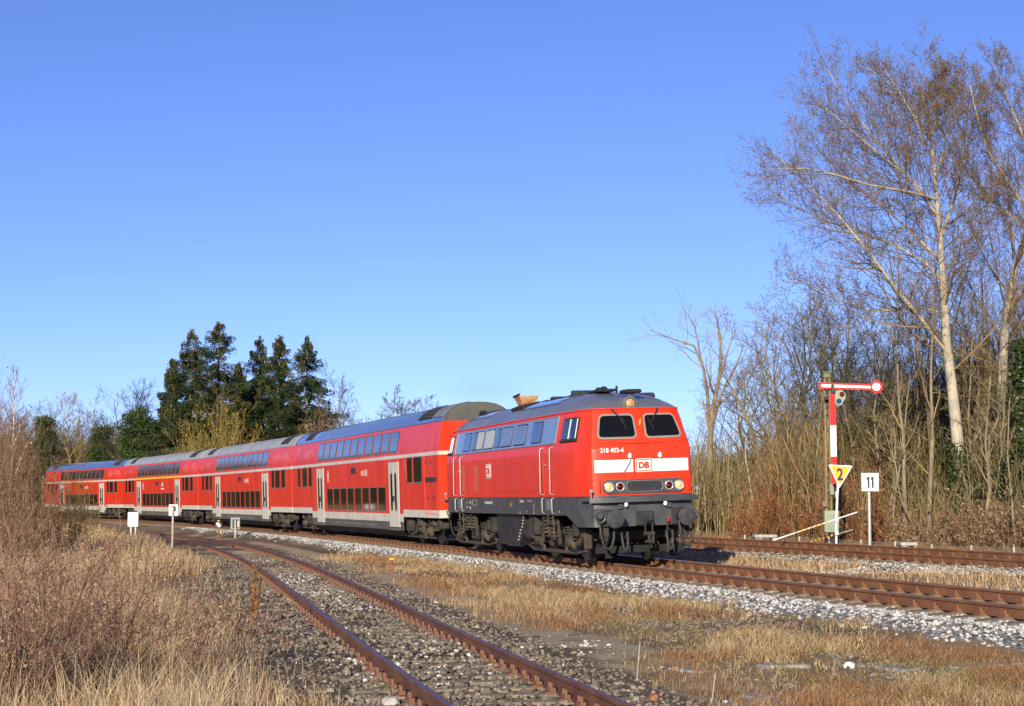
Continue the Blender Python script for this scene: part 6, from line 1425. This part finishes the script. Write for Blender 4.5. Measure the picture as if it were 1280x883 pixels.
pine(128, 533, 34, 2, 'small dark pine in the far wood, left of the round-topped pine', 170.)
pine(55, 520, 26, 3, 'narrow dark pine beside the left shrubs', 170.)
def far_brush(name, label, n, x0, x1, y0, y1, h0, h1, twig, rng, leaf=0, r=.03, nt=5):
    Y = rng.uniform(y0, y1, n); Q = np.stack([rng.uniform(x0, x1, n), Y], 1); om, _, _ = off('main', Q[:, 0], Q[:, 1]); os_, _, _ = off('side', Q[:, 0], Q[:, 1]); ob, _, _ = off('back', Q[:, 0], Q[:, 1])
    Q = Q[((om > 12) | (om < -6)) & (np.abs(ob) > 5) & (np.abs(os_) > 5)]; n = len(Q); B = lift(Q, -.1); h = rng.uniform(h0, h1, n) * (.75 + .5 * vnoise(Q[:, 0] * .12, Q[:, 1] * .05, 6)); K = 4; t = np.linspace(0, 1, K); a = rng.uniform(0, 2 * PI, n); L = np.abs(rng.normal(0, .22, n)) * h
    P = B[:, None] + np.stack([np.cos(a)[:, None] * L[:, None] * t ** 1.5, np.sin(a)[:, None] * L[:, None] * t ** 1.5, h[:, None] * t], -1); R = (r * rng.uniform(.6, 1.5, n))[:, None] * np.linspace(1, .4, K)
    w = Wood(); w.add(P, R, 3, rng); P2, R2 = grow(P, R, nt, rng, tr=(.1, 1), ang=(18, 50), ln=(.3, .55), up=.3, K=3, rr_=.6, rmin=.022); w.add(P2, R2, 3, rng); P3, R3 = grow(P2, R2, 4, rng, tr=(.2, 1), ang=(20, 50), ln=(.4, .7), up=.2, K=3, rr_=.7, rmin=.018); w.add(P3, R3, 3, rng)
    if leaf: k = rng.integers(0, len(P3), leaf); w.leaves(P3[k, 1] + rng.normal(0, .1, (leaf, 3)), .22, rng)
    tag(w.build(name, TW[twig], None, (0, 0, 0)), label, kind='stuff')
rng = np.random.default_rng(44)
far_brush('far_wood', 'the far wood of grey-brown twigs behind the last coaches', 4200, -120, -26, 150, 215, 6.0, 10.0, 'grey', rng, leaf=12000, r=.05)
far_brush('far_olive_wood', 'olive brush at the foot of the far wood', 1000, -90, -22, 140, 190, 3.0, 7.0, 'olive', rng, leaf=9000)
far_brush('distant_wood', 'low distant wood beyond the train', 1500, -30, 70, 190, 260, 3.5, 6.0, 'grey', rng, leaf=6000, r=.05)
far_brush('far_dark_wood', 'depth of the far wood, its shade put into near-black twigs', 2400, -140, -20, 185, 245, 6, 9.5, 'dark', rng, leaf=30000, r=.06)  # shade of the wood's depth painted in with the dark twig colour

def shrub(name, label, px, Y, w_px, ytop, n, seed, twig, r=.012, group=None, leaf=0, spread=.35, base_w=.35, nt=7):
    """many-stemmed bush"""
    rg = np.random.default_rng(seed); X = X_at(px, Y); org = np.array([X, Y, gz(X, Y)]); k = Y / F; h = Z_at(ytop, Y) - org[2]; root = empty(name, org); tag(root, label, 'shrub', group)
    a = rg.uniform(0, 2 * PI, n); q = w_px * k * .5 * rg.uniform(0, 1, n) ** .5; B = np.stack([X + np.cos(a) * q * base_w, Y + np.sin(a) * q * base_w, 0 * q + org[2] - .05], 1); hh = h * rg.uniform(.55, 1.05, n) * np.sqrt(np.clip(1.1 - (q / (w_px * k * .5)) ** 2 * .7, .2, 1)); K = 6; t = np.linspace(0, 1, K)
    P = B[:, None] + np.stack([(np.cos(a) * q)[:, None] * (1 - base_w) * t ** 1.2, (np.sin(a) * q)[:, None] * (1 - base_w) * t ** 1.2, hh[:, None] * t], -1) + rg.normal(0, .018, (n, K, 3)) * h
    R = (r * rg.uniform(.6, 1.5, n))[:, None] * np.linspace(1, .35, K); w = Wood(); w.add(P, R, 4, rg); w.build('stems', TW[twig], root, org)
    w = Wood(); P2, R2 = grow(P, R, nt, rg, tr=(.2, 1), ang=(18, spread * 140), ln=(.25, .5), taper=.4, up=.25, K=5, rr_=.6, wig=.14, rmin=r * .35); w.add(P2, R2, 3, rg); P3, R3 = grow(P2, R2, 5, rg, tr=(.2, 1), ang=(22, 55), ln=(.35, .6), up=.15, K=4, rr_=.7, wig=.14, rmin=r * .28); w.add(P3, R3, 3, rg)
    if leaf: kk = rg.integers(0, len(P3), leaf); w.leaves(P3[kk, 2] + rg.normal(0, .03, (leaf, 3)), .07 if Y < 100 else .16, rg)
    w.build('twigs', TW[twig], root, org); return root
shrub('hazel_bush', 'yellow-olive bush in front of the feet of the spruces', 272, 133, 120, 508, 90, 1, 'willow', r=.035, leaf=1500)
shrub('hazel_bush', 'brown bush at the right foot of the spruces', 402, 136, 66, 520, 70, 2, 'redbrown', r=.03, leaf=2500)
shrub('hazel_bush', 'olive bush beside the rusty shed roof', 200, 150, 110, 535, 80, 3, 'olive', r=.035, leaf=2500)
# shed with a rusty tin roof behind the coaches
Ys = 137.; ks = Ys / F; Xs = X_at(203, Ys); gs = gz(Xs, Ys); zr = Z_at(573, Ys) - gs
thing('shed', 'low shed with a rusty tin roof showing above the coach roofs', 'shed', (Xs, Ys, gs), [
    ('wall', MB().box((0, 0, (zr - .8) / 2), (84 * ks, 4, zr - .8)), M['plaster']),
    ('roof', MB().prism([(-45 * ks, zr - .75), (45 * ks, zr - .55), (30 * ks, zr + .02), (-30 * ks, zr - .12)], -2.4, 2.4), M['roof_tin'])])
# shrubs and the birch hiding the end of the train
rng = np.random.default_rng(55)
Yb = 62.
tree('birch_tree', 'slender white-barked birch rising above the red-brown shrubs at the left edge', 'birch', pts(Yb, (6, 690), (9, 640), (14, 590), (17, 540), (18, 500), (19, 462)), .055, .008,
     [dict(n=16, tr=(.15, .97), ang=(18, 40), ln=(.16, .30), taper=.5, up=.4, K=5, rr_=.5, wig=.07, sides=4, rmin=.010), dict(n=7, tr=(.2, 1), ang=(22, 45), ln=(.3, .55), up=.2, K=4, rr_=.6, wig=.1, rmin=.008), dict(n=5, tr=(.2, 1), ang=(22, 45), ln=(.35, .6), up=.1, K=3, rr_=.6, wig=.1, rmin=.006)],
     rng, 'birch_bark', 'redbrown', limbs=[(pts(Yb, (11, 620), (22, 585), (33, 555), (44, 540)), .028, .008), (pts(Yb, (15, 560), (26, 535), (36, 515)), .022, .006), (pts(Yb, (4, 640), (0, 590), (-3, 540), (-4, 490)), .035, .008)])
for i, (px, Y, w, top, n, tw) in enumerate(((2, 58, 70, 505, 60, 'redbrown'), (34, 64, 50, 525, 42, 'redbrown'), (66, 68, 56, 556, 26, 'redbrown'), (98, 74, 40, 572, 16, 'olive'), (-24, 52, 80, 492, 60, 'redbrown'), (78, 57, 90, 612, 40, 'redbrown'), (16, 46, 110, 600, 60, 'redbrown'), (112, 82, 36, 600, 12, 'olive'))):
    shrub('shrub', ['tall red-brown shrub round the foot of the birch', 'red-brown shrub next to the birch on its right', 'red-brown shrub whose twigs cross the last coach', 'olive twiggy shrub over the doors of the last coach', 'red-brown shrub cut by the left edge of the picture', 'lower red-brown shrub in front of the last coach', 'low spreading shrub at the left edge in front of the birch', 'thin olive shrub at the right end of the shrub row'][i], px, Y, w, top, n, 60 + i, tw, r=.013, leaf=300, nt=5)
# tangled briars in the left foreground
BR = [(30, 15.5, 240, 684, 62), (140, 17.5, 220, 700, 44), (235, 20, 190, 722, 9), (80, 22, 240, 668, 46), (-30, 19, 220, 668, 26), (20, 30, 260, 652, 30), (150, 33, 200, 672, 12), (300, 24, 100, 742, 12)]
BL = ['briar tangle nearest the lower left corner', 'briar tangle right of the corner one, over the dark hollow in the grass', 'thin briar reaching right over the dry grass', 'tall briar behind the corner tangle', 'briar cut by the left edge of the picture', 'wide far briar in front of the shrubs', 'low far briar toward the white cabinet', 'small sparse briar nearest the siding']
def briar(px, Y, w_px, ytop, n, seed, label):
    rg = np.random.default_rng(seed); X = X_at(px, Y); org = np.array([X, Y, gz(X, Y)]); k = Y / F; h = Z_at(ytop, Y) - org[2]; root = empty('briar', org); tag(root, label, 'briar', 'briars in the left foreground')
    K = 9; a = rg.uniform(0, 2 * PI, n); q = w_px * k * .5 * rg.uniform(.15, 1, n); B = np.stack([X + np.cos(a) * q * .4, Y + np.sin(a) * q * .4, 0 * q + org[2] - .03], 1); d = unit(np.stack([np.cos(a) * q, np.sin(a) * q, h * rg.uniform(.6, 1.3, n)], 1)); l_ = np.hypot(q, h) * rg.uniform(.7, 1.15, n)
    P = np.empty((n, K, 3)); P[:, 0] = B
    for s in range(1, K): d = unit(d + rg.normal(0, .10, (n, 3)) + [0, 0, -.11]); P[:, s] = P[:, s - 1] + d * (l_ / (K - 1))[:, None]
    P[..., 2] = np.maximum(P[..., 2], org[2] + .04); R = (.0052 * rg.uniform(.7, 1.5, n))[:, None] * np.linspace(1, .5, K); w = Wood(); w.add(P, R, 4, rg); w.build('stems', TW['briar'], root, org)
    w = Wood(); P2, R2 = grow(P, R, 7, rg, tr=(.15, 1), ang=(25, 70), ln=(.2, .42), taper=.3, up=.1, K=6, rr_=.7, wig=.2, rmin=.0032); w.add(P2, R2, 3, rg); P3, R3 = grow(P2, R2, 3, rg, tr=(.15, 1), ang=(25, 70), ln=(.25, .5), up=.1, K=4, rr_=.7, wig=.2, rmin=.0026); w.add(P3, R3, 3, rg)
    kk = rg.integers(0, len(P3), 500); w.leaves(P3[kk, 2], .035, rg); w.build('twigs', TW['briar'], root, org)
TW['briar'] = ramp_attr('briar_stems', [(.07, .032, .024), (.18, .085, .058), (.30, .17, .11), (.40, .27, .18)])
for i, (px, Y, w, top, n) in enumerate(BR): briar(px, Y, w, top, n, 80 + i, BL[i])
# seed stalk beside the siding, two white bents, grey edging slabs and loose lumps in the grass
def dock():
    Y = 27.; X = X_at(321, Y); rg = np.random.default_rng(3); org = np.array([X, Y, gz(X, Y)]); root = empty('dock_plant', org); tag(root, 'brown dead dock plant with upright seed stalks beside the siding', 'plant')
    for i, (dx, h) in enumerate(((0, .95), (.06, .72), (-.05, .6))):
        w = Wood(); P = np.stack([np.linspace(0, dx * 1.6, 6), np.zeros(6), np.linspace(0, h, 6)], 1) + org; w.add(P[None], np.linspace(.008, .004, 6)[None], 5, rg, .3, .7); t = rg.uniform(.25, 1, 260); C = np.stack([np.interp(t, np.linspace(0, 1, 6), P[:, k]) for k in range(3)], 1) + rg.normal(0, .014, (260, 3)); w.leaves(C, .028, rg, asp=1.); w.build('seed_stalk', TW['deadleaf'], root, org)
dock()
for px, y0, y1, lb in ((890, 843, 876, 'thin white stem standing alone in the grass right of the siding'), (796, 802, 850, 'thin pale stem near the bend of the gravel edge')):
    Y = 1.93 * F / (y1 - HY); P = np.array(pts(Y, (px, y1), (px + 2, (y0 + y1) / 2), (px + 4, y0))); root = empty('dead_stem', P[0]); tag(root, lb, 'stem'); MB().tube(P - P[0], .006, 5).build('stalk', M['post'], root)
def slab(x0, y0, x1, y1, w, label):
    zt = -.47
    def gp(px, py):
        Y = (CAMH - zt) * F / (py - HY)
        return np.array([X_at(px, Y), Y])
    a, b_ = gp(x0, y0), gp(x1, y1); c = (a + b_) / 2; d = b_ - a; L_ = np.hypot(*d); rz = math.atan2(d[1], d[0]); g = gz(*c)
    o = MB().box((0, 0, 0), (L_, w, .20), bev=.02).build('edging_slab', M['slab']); o.location = (c[0], c[1], g - .07); o.rotation_euler = (random.Random(int(x0)).uniform(-.02, .02), 0, rz); tag(o, label, 'slab')
slab(1185, 829, 1300, 821, .28, 'grey concrete edging slab running off the right edge of the picture')
slab(1090, 828, 1134, 834, .26, 'short grey edging slab right of the white lump in the grass')
slab(945, 833, 1006, 832, .24, 'grey edging slab left of the white lump, half under the grass')
slab(935, 858, 994, 876, .24, 'grey edging slab slanting toward the lower edge of the picture')
slab(850, 835, 880, 838, .22, 'short stub of edging slab among the red-brown weeds')
def lump(px, py, s, label, m, seed):
    Y = 1.92 * F / (py - HY); X = X_at(px, Y); rg = np.random.default_rng(seed)
    import bmesh
    bm = bmesh.new(); bmesh.ops.create_icosphere(bm, subdivisions=2, radius=s)
    for v in bm.verts: v.co = v.co * rg.uniform(.75, 1.15); v.co.z *= .75
    me = bpy.data.meshes.new('stone'); bm.to_mesh(me); bm.free(); me.materials.append(m); o = link(me, 'stone'); o.location = (X, Y, gz(X, Y) + s * .4); tag(o, label, 'stone')
lump(1057, 832, .065, 'white lump of stone lying among the edging slabs', M['signal_white'], 1)
lump(490, 876, .09, 'tan rounded stone at the outer side of the near rail', M['concrete'], 2)
lump(815, 868, .06, 'brick-red stone in the dark gravel at the lower edge', M['rust'], 3)

# faint exhaust smoke drifting back over the first coach
def smoke():
    import bmesh
    bm = bmesh.new(); bmesh.ops.create_icosphere(bm, subdivisions=3, radius=1.0)
    for v in bm.verts: v.co = Vector((v.co.x * 1.9, v.co.y * 2.6, v.co.z * .62)) * (1 + .22 * math.sin(v.co.x * 4 + v.co.y * 3) + .12 * math.sin(v.co.z * 7))
    me = bpy.data.meshes.new('exhaust_smoke'); bm.to_mesh(me); bm.free(); p = at(606, 487, 54.0)
    o = link(me, 'exhaust_smoke'); o.location = p; m = bpy.data.materials.new('thin_smoke'); m.use_nodes = True; N = m.node_tree.nodes; L = m.node_tree.links
    N.remove(N['Principled BSDF']); v = N.new('ShaderNodeVolumePrincipled'); v.inputs['Color'].default_value = (.30, .31, .33, 1); tc = N.new('ShaderNodeTexCoord'); le = N.new('ShaderNodeVectorMath'); le.operation = 'LENGTH'
    sc = N.new('ShaderNodeVectorMath'); sc.operation = 'DIVIDE'; sc.inputs[1].default_value = (1.9, 2.6, .62); L.new(tc.outputs['Object'], sc.inputs[0]); L.new(sc.outputs[0], le.inputs[0])
    mr = N.new('ShaderNodeMapRange'); mr.inputs[1].default_value = .1; mr.inputs[2].default_value = .95; mr.inputs[3].default_value = .055; mr.inputs[4].default_value = 0; L.new(le.outputs['Value'], mr.inputs[0]); L.new(mr.outputs[0], v.inputs['Density']); L.new(v.outputs[0], N['Material Output'].inputs['Volume'])
    me.materials.append(m); tag(o, 'thin dark exhaust smoke drifting above the first coach', kind='stuff')
smoke()
